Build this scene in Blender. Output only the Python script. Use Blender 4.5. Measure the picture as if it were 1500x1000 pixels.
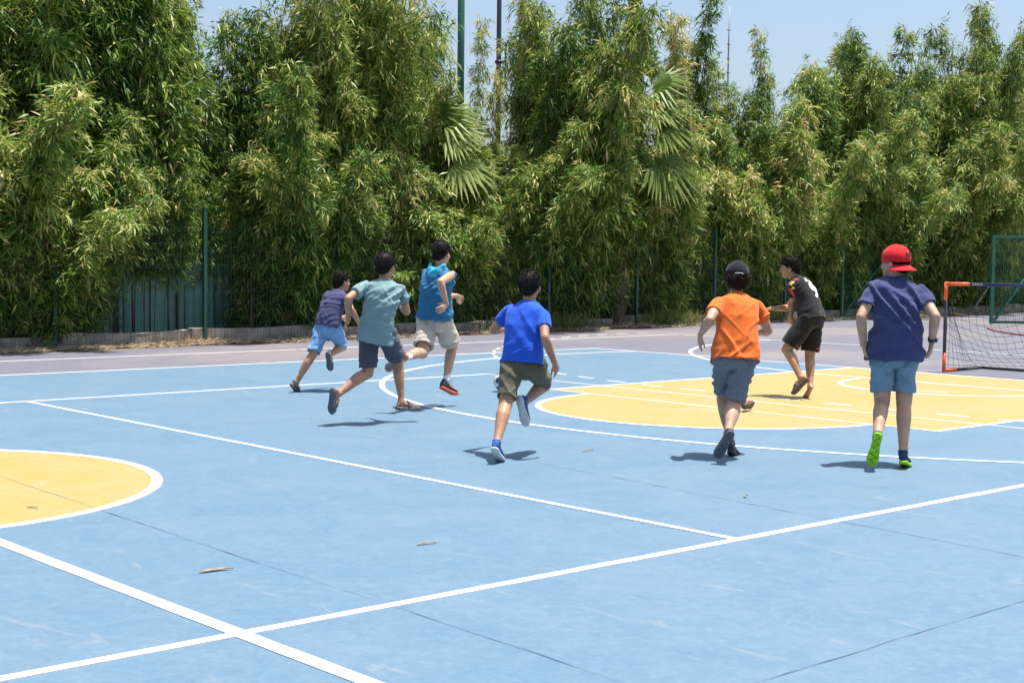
import bpy, bmesh, math, random
import numpy as np
from mathutils import Vector, Matrix
from mathutils.bvhtree import BVHTree

for o in list(bpy.data.objects): bpy.data.objects.remove(o, do_unlink=True)
SC = bpy.context.scene
COL = SC.collection
R_ = math.radians

# ------------------------------------------------------------------ camera
F_PX = 2115.4; YAW = 0.72906; PITCH = 0.0571; ROLL = -0.01052
CAM = np.array([-2.8977, -4.8062, 1.4624])
_f = np.array([math.sin(YAW)*math.cos(PITCH), math.cos(YAW)*math.cos(PITCH), -math.sin(PITCH)])
_r0 = np.array([math.cos(YAW), -math.sin(YAW), 0.0]); _d0 = np.cross(_f, _r0)
_r = _r0*math.cos(ROLL)+_d0*math.sin(ROLL); _d = -_r0*math.sin(ROLL)+_d0*math.cos(ROLL)
AWAY = np.array([math.sin(YAW), math.cos(YAW), 0.0]); RIGHT = _r0
UPZ = np.array([0, 0, 1.0])
cam = bpy.data.cameras.new('camera'); cam.sensor_width = 36; cam.lens = F_PX/1500*36
cam.clip_end = 3000
camo = bpy.data.objects.new('camera', cam); COL.objects.link(camo)
M = Matrix.Identity(4)
for i in range(3):
    M[i][0] = _r[i]; M[i][1] = -_d[i]; M[i][2] = -_f[i]; M[i][3] = CAM[i]
camo.matrix_world = M
SC.camera = camo
# ------------------------------------------------------------------ light
SUN_DIR = RIGHT*0.21 + AWAY*0.03 + UPZ*1.0          # towards the sun
SUN_DIR = SUN_DIR/np.linalg.norm(SUN_DIR)
w = bpy.data.worlds.new('World'); SC.world = w; w.use_nodes = True
nt = w.node_tree; bg = nt.nodes['Background']
sky = nt.nodes.new('ShaderNodeTexSky'); sky.sky_type = 'NISHITA'; sky.sun_disc = False
sky.sun_elevation = math.asin(SUN_DIR[2]); sky.sun_rotation = math.atan2(SUN_DIR[0], SUN_DIR[1])
sky.air_density = 1.0; sky.dust_density = 3.0; sky.ozone_density = 1.6; sky.altitude = 50
nt.links.new(sky.outputs[0], bg.inputs[0]); bg.inputs[1].default_value = 0.112
sl = bpy.data.lights.new('sun', 'SUN'); sl.energy = 5.0; sl.angle = R_(0.53); sl.color = (1.0, 0.955, 0.89)
so = bpy.data.objects.new('sun', sl); COL.objects.link(so); so.location = (0, 0, 30)
so.rotation_euler = Vector(-SUN_DIR).to_track_quat('-Z', 'Y').to_euler()
SC.view_settings.view_transform = 'Standard'; SC.view_settings.look = 'None'
SC.view_settings.gamma = 1; SC.view_settings.use_curve_mapping = False
SC.view_settings.exposure = 0.8
SC.render.engine = 'CYCLES'

def ray(px, py):
    return _f + _r*((px-750)/F_PX) + _d*((py-500)/F_PX)
def at(px, py, depth): return CAM + ray(px, py)*depth
def ground(px, py, z=0.0):
    w_ = ray(px, py); return CAM + w_*((z-CAM[2])/w_[2])
def depth_of(p): return float((np.asarray(p)-CAM) @ _f)

# ------------------------------------------------------------------ numpy noise
_rng = np.random.RandomState(5)
_perm = _rng.permutation(256); _perm = np.concatenate([_perm, _perm, _perm])
_grad = _rng.normal(size=(256, 3)); _grad /= np.linalg.norm(_grad, axis=1)[:, None]
def perlin(p):
    p = np.asarray(p, float); i = np.floor(p).astype(int); f = p-i; i &= 255
    u = f*f*f*(f*(f*6-15)+10); out = 0
    for dx in (0, 1):
        for dy in (0, 1):
            for dz in (0, 1):
                h = _perm[_perm[_perm[(i[:, 0]+dx) & 255]+((i[:, 1]+dy) & 255)]+((i[:, 2]+dz) & 255)]
                g = _grad[h]; d = (g*(f-np.array([dx, dy, dz]))).sum(1)
                wx = u[:, 0] if dx else 1-u[:, 0]; wy = u[:, 1] if dy else 1-u[:, 1]; wz = u[:, 2] if dz else 1-u[:, 2]
                out = out + d*wx*wy*wz
    return out

# ------------------------------------------------------------------ materials
def mat(name, col, rough=0.8, spec=0.3, var=0.0, vscale=8.0, col2=None, bump=0.0, bscale=200.0, sheen=0.0, metal=0.0, sss=0.0, coords='Object'):
    m = bpy.data.materials.new(name); m.use_nodes = True; n = m.node_tree.nodes; l = m.node_tree.links
    b = n['Principled BSDF']; b.inputs['Roughness'].default_value = rough
    b.inputs['Specular IOR Level'].default_value = spec; b.inputs['Metallic'].default_value = metal
    b.inputs['Base Color'].default_value = (*col, 1)
    if sheen: b.inputs['Sheen Weight'].default_value = sheen
    if sss:
        b.inputs['Subsurface Weight'].default_value = sss; b.inputs['Subsurface Radius'].default_value = (0.012, 0.005, 0.003)
        b.inputs['Subsurface Scale'].default_value = 0.6
    tc = n.new('ShaderNodeTexCoord')
    if var or col2:
        nz = n.new('ShaderNodeTexNoise'); nz.inputs['Scale'].default_value = vscale; nz.inputs['Detail'].default_value = 5
        l.new(tc.outputs[coords], nz.inputs['Vector'])
        mx = n.new('ShaderNodeMix'); mx.data_type = 'RGBA'
        c2 = col2 if col2 else tuple(c*(1-var) for c in col)
        rp = n.new('ShaderNodeMapRange'); rp.inputs[1].default_value = 0.35; rp.inputs[2].default_value = 0.65
        l.new(nz.outputs['Fac'], rp.inputs[0]); l.new(rp.outputs[0], mx.inputs[0])
        mx.inputs[6].default_value = (*col, 1); mx.inputs[7].default_value = (*c2, 1)
        l.new(mx.outputs[2], b.inputs['Base Color'])
    if bump:
        nb = n.new('ShaderNodeTexNoise'); nb.inputs['Scale'].default_value = bscale; nb.inputs['Detail'].default_value = 3
        l.new(tc.outputs[coords], nb.inputs['Vector'])
        bp = n.new('ShaderNodeBump'); bp.inputs['Strength'].default_value = bump; bp.inputs['Distance'].default_value = 0.01
        l.new(nb.outputs['Fac'], bp.inputs['Height']); l.new(bp.outputs[0], b.inputs['Normal'])
    return m

def paint(name, col, worn, scuff, sc=1.0, wear=0.5, dust=None):
    """sun-faded court paint: broad fading, fine brush mottling, pale scuffs, dusty specks"""
    m = bpy.data.materials.new(name); m.use_nodes = True; n = m.node_tree.nodes; l = m.node_tree.links
    b = n['Principled BSDF']; b.inputs['Roughness'].default_value = 0.62; b.inputs['Specular IOR Level'].default_value = 0.35
    tc = n.new('ShaderNodeTexCoord')
    def noise(scale, detail, rough=0.6, dist=0.0, vec=None):
        z = n.new('ShaderNodeTexNoise'); z.inputs['Scale'].default_value = scale; z.inputs['Detail'].default_value = detail
        z.inputs['Roughness'].default_value = rough; z.inputs['Distortion'].default_value = dist
        l.new(vec if vec else tc.outputs['Object'], z.inputs['Vector']); return z.outputs['Fac']
    def rng(v, a, c, lo=0.0, hi=1.0):
        q = n.new('ShaderNodeMapRange'); q.inputs[1].default_value = a; q.inputs[2].default_value = c
        q.inputs[3].default_value = lo; q.inputs[4].default_value = hi; l.new(v, q.inputs[0]); return q.outputs[0]
    def mix(f, a, c):
        q = n.new('ShaderNodeMix'); q.data_type = 'RGBA'; l.new(f, q.inputs[0])
        for s, v in ((6, a), (7, c)):
            if isinstance(v, tuple): q.inputs[s].default_value = (*v, 1)
            else: l.new(v, q.inputs[s])
        return q.outputs[2]
    c = mix(rng(noise(1.5*sc, 8, 0.72, 0.6), 0.30, 0.72), col, worn)
    c = mix(rng(noise(13.0*sc, 8, 0.75, 1.2), 0.45, 0.70, 0, 0.55), c, tuple(min(1, x*1.13+0.02) for x in worn))
    c = mix(rng(noise(7.0*sc, 7, 0.7, 1.5), 0.58, 0.70, 0, 0.40), c, tuple(x*0.80 for x in col))
    mp = n.new('ShaderNodeMapping'); mp.inputs['Scale'].default_value = (1.0, 0.25, 1.0); mp.inputs['Rotation'].default_value = (0, 0, 0.9)
    l.new(tc.outputs['Object'], mp.inputs['Vector'])
    c = mix(rng(noise(7.0, 5, 0.6, 1.0, mp.outputs[0]), 0.63, 0.71, 0, wear*1.2), c, scuff)
    mp2 = n.new('ShaderNodeMapping'); mp2.inputs['Scale'].default_value = (0.22, 1.0, 1.0); mp2.inputs['Rotation'].default_value = (0, 0, 0.35)
    l.new(tc.outputs['Object'], mp2.inputs['Vector'])
    c = mix(rng(noise(9.0, 4, 0.55, 0.8, mp2.outputs[0]), 0.70, 0.76, 0, wear), c, tuple(x*0.62 for x in col))
    c = mix(rng(noise(42.0, 3, 0.5), 0.735, 0.78, 0, 0.5), c, (0.25, 0.23, 0.2))
    if dust: c = mix(rng(noise(0.16, 6, 0.62, 0.8), 0.50, 0.66, 0, 0.75), c, dust)
    l.new(c, b.inputs['Base Color'])
    bp = n.new('ShaderNodeBump'); bp.inputs['Strength'].default_value = 0.35; bp.inputs['Distance'].default_value = 0.004
    l.new(noise(160, 4), bp.inputs['Height']); l.new(bp.outputs[0], b.inputs['Normal'])
    return m

MT = {}
MT['blue'] = paint('blue_court_paint', (0.076, 0.148, 0.218), (0.112, 0.180, 0.240), (0.20, 0.225, 0.245))
MT['yellow'] = paint('yellow_court_paint', (0.292, 0.226, 0.054), (0.312, 0.254, 0.118), (0.34, 0.30, 0.20), wear=0.45)
MT['grey'] = paint('faded_grey_asphalt', (0.112, 0.114, 0.148), (0.140, 0.138, 0.166), (0.23, 0.205, 0.175), wear=0.6, dust=(0.25, 0.215, 0.18))
MT['white'] = paint('white_line_paint', (0.62, 0.62, 0.61), (0.50, 0.505, 0.51), (0.17, 0.24, 0.30), sc=3, wear=0.6)
MT['joint'] = mat('joint_dark_blue', (0.07, 0.11, 0.19), 0.9, 0.1, 0.5, 6)  # dark blue-grey of the construction joints in the slab
MT['earth'] = mat('dry_earth', (0.20, 0.155, 0.105), 0.95, 0.1, 0.4, 3.0, bump=0.5, bscale=30)
MT['skin_tan'] = mat('skin_tan', (0.43, 0.235, 0.145), 0.5, 0.32, 0.26, 11, bump=0.16, bscale=70, sss=0.12)
MT['skin_light'] = mat('skin_light', (0.52, 0.315, 0.215), 0.5, 0.32, 0.26, 11, bump=0.16, bscale=70, sss=0.12)
MT['hair'] = mat('black_hair', (0.014, 0.011, 0.009), 0.6, 0.22, 0.4, 60)
MT['hair_brown'] = mat('brown_hair', (0.045, 0.026, 0.016), 0.6, 0.25, 0.4, 60)
def cloth(name, col, **k):
    k.setdefault('bump', 0.25); k.setdefault('bscale', 420); k.setdefault('var', 0.10); k.setdefault('vscale', 14)
    return mat(name, col, 0.9, 0.12, sheen=0.12, **k)
MT['navy'] = cloth('navy_cotton', (0.050, 0.060, 0.150))
MT['navy2'] = cloth('dusty_navy_cotton', (0.060, 0.066, 0.135))
MT['teal'] = cloth('sage_teal_cotton', (0.185, 0.285, 0.300))
MT['petrol'] = cloth('petrol_blue_cotton', (0.020, 0.130, 0.250), col2=(0.03, 0.16, 0.30), vscale=160)
MT['aqua'] = cloth('aqua_hood_lining', (0.06, 0.42, 0.60))
MT['royal'] = cloth('royal_blue_cotton', (0.022, 0.095, 0.560))
MT['orange'] = cloth('orange_cotton', (0.76, 0.155, 0.030))
MT['black'] = cloth('black_polyester', (0.020, 0.019, 0.021), bump=0.12)
MT['denim'] = cloth('blue_denim', (0.13, 0.26, 0.47), col2=(0.20, 0.35, 0.56), vscale=22)
MT['charcoal'] = cloth('charcoal_twill', (0.070, 0.072, 0.095))
MT['beige'] = cloth('beige_chino', (0.47, 0.43, 0.365))
MT['olive'] = cloth('olive_twill', (0.105, 0.098, 0.066))
MT['heather'] = cloth('heather_grey_blue_jersey', (0.115, 0.125, 0.15), col2=(0.21, 0.22, 0.245), vscale=190)
MT['steel'] = cloth('steel_blue_jersey', (0.175, 0.275, 0.350))
MT['redcap'] = cloth('red_cap_twill', (0.68, 0.022, 0.028))
MT['blackcap'] = cloth('black_cap_twill', (0.012, 0.014, 0.020))
MT['print_white'] = mat('white_print', (0.78, 0.78, 0.76), 0.6)
MT['print_black'] = mat('black_embroidery', (0.012, 0.012, 0.016), 0.8)
MT['print_yellow'] = mat('yellow_print', (0.75, 0.47, 0.04), 0.6)
MT['print_red'] = mat('red_print', (0.62, 0.035, 0.05), 0.6)
MT['sock'] = cloth('white_sock', (0.68, 0.70, 0.76))
MT['shoe_dark'] = mat('dark_mesh_shoe', (0.035, 0.04, 0.055), 0.75, 0.3, 0.3, 60, bump=0.3, bscale=260)
MT['shoe_blue'] = mat('blue_mesh_shoe', (0.03, 0.10, 0.36), 0.75, 0.3, 0.3, 60, bump=0.3, bscale=260)
MT['shoe_navy'] = mat('navy_mesh_shoe', (0.012, 0.05, 0.11), 0.7, 0.3, 0.3, 60, bump=0.3, bscale=260)
MT['sole_white'] = mat('pale_grey_rubber', (0.55, 0.57, 0.58), 0.7, 0.3, 0.15, 40)
MT['sole_mid'] = mat('taupe_rubber', (0.25, 0.23, 0.215), 0.75, 0.3, 0.25, 40)
MT['sole_orange'] = mat('orange_foam', (0.62, 0.13, 0.06), 0.6, 0.3, 0.2, 30)
MT['sole_lime'] = mat('lime_rubber', (0.30, 0.62, 0.02), 0.6, 0.3, col2=(0.24, 0.50, 0.02), vscale=35)
MT['tread'] = mat('tread_groove', (0.05, 0.16, 0.015), 0.8)
MT['sole_grey'] = mat('grey_rubber', (0.115, 0.12, 0.14), 0.8, 0.3, 0.3, 40)
MT['slide_grey'] = mat('grey_camo_slide', (0.15, 0.15, 0.145), 0.75, 0.3, col2=(0.07, 0.07, 0.07), vscale=30)
MT['slide_brown'] = mat('brown_slide', (0.105, 0.085, 0.06), 0.75, 0.3, 0.3, 30)
MT['water_shoe'] = mat('black_rubber_shoe', (0.035, 0.042, 0.052), 0.6, 0.4, 0.4, 40, bump=0.3, bscale=120)
MT['watch'] = mat('watch_strap', (0.012, 0.022, 0.04), 0.4, 0.5)
MT['glass'] = mat('watch_face', (0.02, 0.03, 0.04), 0.08, 0.6)
MT['eye_white'] = mat('eye_white', (0.42, 0.38, 0.35), 0.3, 0.4)
MT['eye_dark'] = mat('eye_iris', (0.02, 0.012, 0.008), 0.1, 0.6)
MT['fence_green'] = mat('dark_green_coating', (0.010, 0.070, 0.050), 0.45, 0.5, 0.25, 8)
MT['gate_green'] = mat('green_gate_paint', (0.04, 0.17, 0.105), 0.45, 0.5, 0.3, 6)
MT['pole_green'] = mat('green_pole_paint', (0.022, 0.12, 0.075), 0.4, 0.5, 0.2, 3)
MT['pole_black'] = mat('black_pole_paint', (0.015, 0.018, 0.026), 0.4, 0.5)
MT['galv'] = mat('galvanised_steel', (0.32, 0.31, 0.30), 0.5, 0.5, 0.3, 9, metal=0.3)
MT['sheet'] = mat('teal_sheet_metal', (0.28, 0.56, 0.48), 0.5, 0.4, col2=(0.21, 0.47, 0.42), vscale=1.5)
MT['concrete'] = mat('weathered_concrete', (0.42, 0.365, 0.305), 0.95, 0.15, col2=(0.22, 0.19, 0.16), vscale=5, bump=0.6, bscale=40)
MT['straw'] = mat('dry_straw', (0.46, 0.37, 0.245), 0.9, 0.15, col2=(0.30, 0.225, 0.135), vscale=9)
MT['weed'] = mat('green_weed', (0.085, 0.135, 0.03), 0.8, 0.2, col2=(0.22, 0.20, 0.07), vscale=4)
MT['culm'] = mat('bamboo_culm', (0.075, 0.060, 0.035), 0.5, 0.4, col2=(0.05, 0.028, 0.024), vscale=5)
MT['trunk'] = mat('palm_trunk', (0.17, 0.115, 0.08), 0.95, 0.1, col2=(0.065, 0.045, 0.033), vscale=14, bump=0.8, bscale=25)
MT['goal_orange'] = mat('orange_plastic', (0.80, 0.13, 0.04), 0.45, 0.4, 0.12, 10)
MT['goal_dark'] = mat('dark_grey_plastic', (0.045, 0.045, 0.052), 0.5, 0.4, 0.2, 10)
MT['goal_navy'] = mat('navy_plastic', (0.018, 0.028, 0.105), 0.45, 0.4)
MT['net'] = mat('black_net_cord', (0.012, 0.012, 0.016), 0.8, 0.2)
MT['hose'] = mat('red_hose', (0.38, 0.12, 0.09), 0.6, 0.3, 0.3, 6)
MT['leaf_dry'] = mat('dry_leaf', (0.36, 0.27, 0.16), 0.9, 0.1, 0.4, 30)
MT['ball_white'] = mat('ball_white', (0.72, 0.73, 0.73), 0.4, 0.4, 0.12, 20)
MT['ball_dark'] = mat('ball_dark', (0.05, 0.055, 0.07), 0.4, 0.4)

def leaf_material(name, ramp, transl=0.20):
    m = bpy.data.materials.new(name); m.use_nodes = True; n = m.node_tree.nodes; l = m.node_tree.links
    b = n['Principled BSDF']; out = n['Material Output']
    a = n.new('ShaderNodeAttribute'); a.attribute_name = 'tint'
    oi = n.new('ShaderNodeObjectInfo')
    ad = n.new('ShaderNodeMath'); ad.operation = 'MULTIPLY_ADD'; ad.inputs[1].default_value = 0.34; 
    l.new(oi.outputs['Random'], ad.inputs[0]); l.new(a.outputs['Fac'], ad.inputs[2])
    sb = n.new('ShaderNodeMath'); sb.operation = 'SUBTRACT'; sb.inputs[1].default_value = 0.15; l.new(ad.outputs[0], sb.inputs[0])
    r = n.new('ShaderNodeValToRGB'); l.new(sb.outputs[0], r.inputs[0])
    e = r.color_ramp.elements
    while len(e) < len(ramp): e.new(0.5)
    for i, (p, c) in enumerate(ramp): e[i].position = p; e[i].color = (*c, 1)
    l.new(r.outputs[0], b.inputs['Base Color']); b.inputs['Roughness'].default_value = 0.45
    b.inputs['Specular IOR Level'].default_value = 0.32
    t = n.new('ShaderNodeBsdfTranslucent')
    hs = n.new('ShaderNodeHueSaturation'); hs.inputs['Value'].default_value = 1.35; hs.inputs['Hue'].default_value = 0.485
    l.new(r.outputs[0], hs.inputs['Color']); l.new(hs.outputs[0], t.inputs[0])
    mx = n.new('ShaderNodeMixShader'); mx.inputs[0].default_value = transl
    l.new(b.outputs[0], mx.inputs[1]); l.new(t.outputs[0], mx.inputs[2]); l.new(mx.outputs[0], out.inputs[0])
    return m
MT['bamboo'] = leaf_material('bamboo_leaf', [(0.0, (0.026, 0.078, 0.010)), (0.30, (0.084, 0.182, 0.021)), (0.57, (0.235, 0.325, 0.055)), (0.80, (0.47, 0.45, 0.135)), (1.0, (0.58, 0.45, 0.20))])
MT['frond'] = leaf_material('palm_frond', [(0.0, (0.07, 0.15, 0.03)), (0.5, (0.18, 0.27, 0.06)), (0.85, (0.34, 0.39, 0.13)), (1.0, (0.44, 0.36, 0.18))], 0.35)

# ------------------------------------------------------------------ mesh helpers
class MB:
    def __init__(s): s.v = []; s.f = []; s.m = []; s.n = 0
    def add(s, verts, faces, mi=0):
        verts = np.asarray(verts, float).reshape(-1, 3); k = s.n
        s.v.append(verts); s.n += len(verts)
        for f in faces: s.f.append([i+k for i in f]); s.m.append(mi)
    def box(s, c, ax, ay, az, mi=0):
        """half-extent vectors"""
        c, ax, ay, az = map(np.asarray, (c, ax, ay, az))
        vs = [c+i*ax+j*ay+k*az for i in (-1, 1) for j in (-1, 1) for k in (-1, 1)]
        s.add(vs, [(0, 1, 3, 2), (4, 6, 7, 5), (0, 4, 5, 1), (2, 3, 7, 6), (0, 2, 6, 4), (1, 5, 7, 3)], mi)
    def rings(s, rs, cap=True, mi=0):
        k = len(rs[0]); vs = np.concatenate(rs); fs = []
        for a in range(len(rs)-1):
            for i in range(k):
                j = (i+1) % k; fs.append((a*k+i, a*k+j, (a+1)*k+j, (a+1)*k+i))
        if cap:
            fs.append(tuple(range(k))[::-1]); fs.append(tuple((len(rs)-1)*k+i for i in range(k)))
        s.add(vs, fs, mi)
    def tube(s, pts, rad, k=6, mi=0, cap=True):
        pts = [np.asarray(p, float) for p in pts]; rad = rad if hasattr(rad, '__len__') else [rad]*len(pts)
        rs = []; prev = None
        for i, p in enumerate(pts):
            t = pts[min(i+1, len(pts)-1)]-pts[max(i-1, 0)]; t = t/(np.linalg.norm(t)+1e-9)
            if prev is None:
                a = np.cross(t, [0, 0, 1.0] if abs(t[2]) < 0.9 else [1.0, 0, 0])
            else: a = prev-t*(prev@t)
            a = a/np.linalg.norm(a); prev = a; b = np.cross(t, a)
            th = np.arange(k)*2*math.pi/k
            rs.append(p+rad[i]*(np.cos(th)[:, None]*a+np.sin(th)[:, None]*b))
        s.rings(rs, cap, mi)
    def ellipsoid(s, c, ax, ay, az, nu=20, nv=12, mi=0):
        c, ax, ay, az = map(np.asarray, (c, ax, ay, az)); vs = [c-az]; fs = []
        for j in range(1, nv):
            ph = -math.pi/2+math.pi*j/nv
            for i in range(nu):
                th = 2*math.pi*i/nu
                vs.append(c+math.cos(ph)*(math.cos(th)*ax+math.sin(th)*ay)+math.sin(ph)*az)
        vs.append(c+az); L = len(vs)-1
        for i in range(nu):
            fs.append((0, 1+(i+1) % nu, 1+i)); fs.append((L, L-nu+i, L-nu+(i+1) % nu))
        for j in range(nv-2):
            for i in range(nu):
                a = 1+j*nu+i; b = 1+j*nu+(i+1) % nu; fs.append((a, b, b+nu, a+nu))
        s.add(vs, fs, mi)
    def mesh(s, name, off=None):
        me = bpy.data.meshes.new(name)
        V = np.concatenate(s.v) if s.v else np.zeros((0, 3))
        if off is not None: V = V-np.asarray(off)
        me.from_pydata(V.tolist(), [], s.f); me.update(); return me
    def build(s, name, mats, parent=None, off=None, smooth=True):
        me = s.mesh(name, off)
        for m in (mats if isinstance(mats, (list, tuple)) else [mats]): me.materials.append(m)
        if len(set(s.m)) > 1: me.polygons.foreach_set('material_index', s.m)
        if smooth: me.polygons.foreach_set('use_smooth', [True]*len(me.polygons))
        return link(name, me, parent)
def link(name, me, parent=None):
    o = bpy.data.objects.new(name, me); COL.objects.link(o)
    if parent is not None: o.parent = parent
    return o
def tag(o, label, cat, group=None):
    o['label'] = label; o['category'] = cat
    if group: o['group'] = group
    return o
def structure(o): o['kind'] = 'structure'; return o
def empty(name, loc):
    o = bpy.data.objects.new(name, None); COL.objects.link(o); o.location = [float(x) for x in loc]; o.empty_display_size = 0.2; return o
def nrm(v): v = np.asarray(v, float); return v/(np.linalg.norm(v)+1e-12)
def sring(c, ax, ay, rx, ry, n=2.3, k=28):
    th = np.arange(k)*2*math.pi/k; cs, sn = np.cos(th), np.sin(th)
    x = np.sign(cs)*np.abs(cs)**(2/n)*rx; y = np.sign(sn)*np.abs(sn)**(2/n)*ry
    return np.asarray(c)+x[:, None]*ax+y[:, None]*ay
def remesh(mb, voxel, smooth=3, name='tmp'):
    me = mb.mesh(name); bm = bmesh.new(); bm.from_mesh(me); bmesh.ops.recalc_face_normals(bm, faces=bm.faces); bm.to_mesh(me); bm.free()
    o = bpy.data.objects.new(name, me); COL.objects.link(o)
    md = o.modifiers.new('r', 'REMESH'); md.mode = 'VOXEL'; md.voxel_size = voxel; md.use_smooth_shade = True
    if smooth:
        ms = o.modifiers.new('s', 'SMOOTH'); ms.factor = 0.5; ms.iterations = smooth
    dg = bpy.context.evaluated_depsgraph_get(); out = bpy.data.meshes.new_from_object(o.evaluated_get(dg))
    bpy.data.objects.remove(o); bpy.data.meshes.remove(me)
    out.polygons.foreach_set('use_smooth', [True]*len(out.polygons))
    return out
def get_co(me):
    a = np.empty(len(me.vertices)*3); me.vertices.foreach_get('co', a); return a.reshape(-1, 3)
def get_no(me):
    a = np.empty(len(me.vertices)*3); me.vertices.foreach_get('normal', a); return a.reshape(-1, 3)
def set_co(me, co): me.vertices.foreach_set('co', np.ascontiguousarray(co).ravel()); me.update()

# ------------------------------------------------------------------ ground and court
def sheet(name, pts, z, m):
    me = bpy.data.meshes.new(name); me.from_pydata([(p[0], p[1], z) for p in pts], [], [tuple(range(len(pts)))]); me.update()
    n = me.polygons[0].normal
    if n.z < 0: me.flip_normals()
    me.materials.append(m); return structure(link(name, me))
sheet('ground', [(-400, -400), (600, -400), (600, 900), (-400, 900)], -0.004, MT['earth'])
sheet('asphalt_apron', [(-30, -14), (60, -14), (60, 18.2), (25, 16.75), (5, 15.75), (-30, 14.0)], 0.0, MT['grey'])
sheet('court_surface', [(-14, -3), (14, -3), (14, 12.05), (-14, 12.35)], 0.003, MT['blue'])
def arc(cx, cy, r, a0, a1, n=48):
    return [(cx+r*math.cos(a0+(a1-a0)*i/n), cy+r*math.sin(a0+(a1-a0)*i/n)) for i in range(n+1)]
PI = math.pi
YB = 4.5
sheet('centre_circle_paint', arc(0, YB, 1.8, 0, 2*PI, 72)[:-1], 0.0052, MT['yellow'])
key = [(8.18, YB+2.45), (8.18, YB+1.8)] + arc(8.18, YB, 1.8, PI/2, 3*PI/2, 40)[1:-1] + [(8.18, YB-1.8), (8.18, YB-2.45), (14, YB-2.45), (14, YB+2.45)]
sheet('free_throw_key_paint', key, 0.0052, MT['yellow'])
ZL = [0.0070]; _lr = random.Random(12)
def line(pts, wdt=0.05, name='court_line', closed=False, z=None):
    """painted stripe along a polyline"""
    pts = [np.array(p, float) for p in pts]
    if len(pts) == 2:
        m_ = max(2, int(np.linalg.norm(pts[1]-pts[0])/0.17)); pts = [pts[0]+(pts[1]-pts[0])*i/m_ for i in range(m_+1)]
    n = len(pts); L = []; Rr = []
    for i in range(n):
        if closed: t = pts[(i+1) % n]-pts[i-1]
        else: t = pts[min(i+1, n-1)]-pts[max(i-1, 0)]
        t /= np.linalg.norm(t); nn = np.array([-t[1], t[0]]); L.append(pts[i]+nn*(wdt/2+_lr.gauss(0, 0.0014))); Rr.append(pts[i]-nn*(wdt/2+_lr.gauss(0, 0.0014)))
    zz = ZL[0] if z is None else z
    if z is None: ZL[0] += 0.0001
    vs = [(p[0], p[1], zz) for p in L+Rr]+[(p[0], p[1], 0.0005) for p in L+Rr]
    fs = [(i, n+i, n+i+1, i+1) for i in range(n-1)] + ([(n-1, 2*n-1, n, 0)] if closed else [])
    fs += [(i, i+1, 2*n+i+1, 2*n+i) for i in range(n-1)]+[(n+i, 3*n+i, 3*n+i+1, n+i+1) for i in range(n-1)]
    me = bpy.data.meshes.new(name); me.from_pydata(vs, [], fs); me.update()
    if me.polygons[0].normal.z < 0: me.flip_normals()
    me.materials.append(MT['white']); return structure(link(name, me))
line([(-14, -2.97), (14, -2.97)], 0.05); line([(-14, 12.33), (14, 12.03)], 0.06); line([(13.97, -3), (13.97, 12.03)], 0.06)
line([(0, -3), (0, 12.2)], 0.076)                                      # half-way line
line([(-9, 0), (11, 0)], 0.060); line([(-9, 9.05), (9, 8.98)], 0.055)  # volleyball side lines
line([(3, 0), (3, 9)], 0.048); line([(9, 0), (9, 9)], 0.036)
line(arc(0, YB, 1.8, 0, 2*PI, 80)[:-1], 0.068, closed=True)
line([(8.18, YB-2.45), (8.18, YB+2.45)], 0.036)
line([(8.18, YB+2.45), (13.97, YB+2.45)], 0.05); line([(8.18, YB-2.45), (13.97, YB-2.45)], 0.05)
line(arc(8.18, YB, 1.8, PI/2, 3*PI/2, 48), 0.06)
a3 = math.asin(6.6/6.75)
line([(13.97, YB+6.6)] + arc(12.425, YB, 6.75, a3, 2*PI-a3, 80) + [(13.97, YB-6.6)], 0.06)
line(arc(12.425, YB, 1.28, PI/2, 3*PI/2, 32), 0.06)
GL = 18.57
line([(GL, -5.3), (GL, 14.3)], 0.07); line([(-18.5, 14.35), (GL, 14.3)], 0.06)
line(arc(GL, YB+1.5, 6.0, PI/2, PI, 40) + [(GL-6, YB-1.5)] + arc(GL, YB-1.5, 6.0, PI, 1.5*PI, 40), 0.062)
line([(GL-7, YB-0.5), (GL-7, YB+0.5)], 0.045)
path = arc(GL, YB+1.5, 9.1, PI/2, PI, 200) + arc(GL, YB-1.5, 9.1, PI, 1.5*PI, 200)
acc = 0.0; seg = [path[0]]; on = True
for a, b in zip(path[:-1], path[1:]):
    d = math.dist(a, b); k = max(1, int(d/0.05))
    for i in range(k):
        p = (a[0]+(b[0]-a[0])*(i+1)/k, a[1]+(b[1]-a[1])*(i+1)/k); acc += d/k
        if on: seg.append(p)
        if acc > (0.34 if on else 0.26):
            acc = 0
            if on:
                if len(seg) > 1: line(seg[::3]+[seg[-1]], 0.048, z=0.0069)
                seg = []
            else: seg = [p]
            on = not on
# slab joints
rj = random.Random(3)
def joint(a, b, name='slab_joint'):
    a, b = np.array(a, float), np.array(b, float); L = np.linalg.norm(b-a); n = int(L/0.12); t = (b-a)/L; nn = np.array([-t[1], t[0]])
    vs = []; fs = []; wob = 0.0
    for i in range(n+1):
        wob = wob*0.9+rj.gauss(0, 0.0025); c = a+(b-a)*i/n+nn*wob; h = max(0.0006, 0.0016+rj.gauss(0, 0.0010))
        vs += [(*(c+nn*h), 0.0061), (*(c-nn*h), 0.0061)]
    for i in range(n): fs.append((2*i, 2*i+1, 2*i+3, 2*i+2))
    me = bpy.data.meshes.new(name); me.from_pydata(vs, [], fs); me.update()
    if me.polygons[0].normal.z < 0: me.flip_normals()
    me.materials.append(MT['joint']); structure(link(name, me))
joint((0.62, -3), (0.92, 6.2)); joint((0.0, -1.72), (13.9, -1.50)); joint((3.62, -3), (4.15, 3.2)); joint((6.8, -2.9), (7.05, 0.5))

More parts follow.
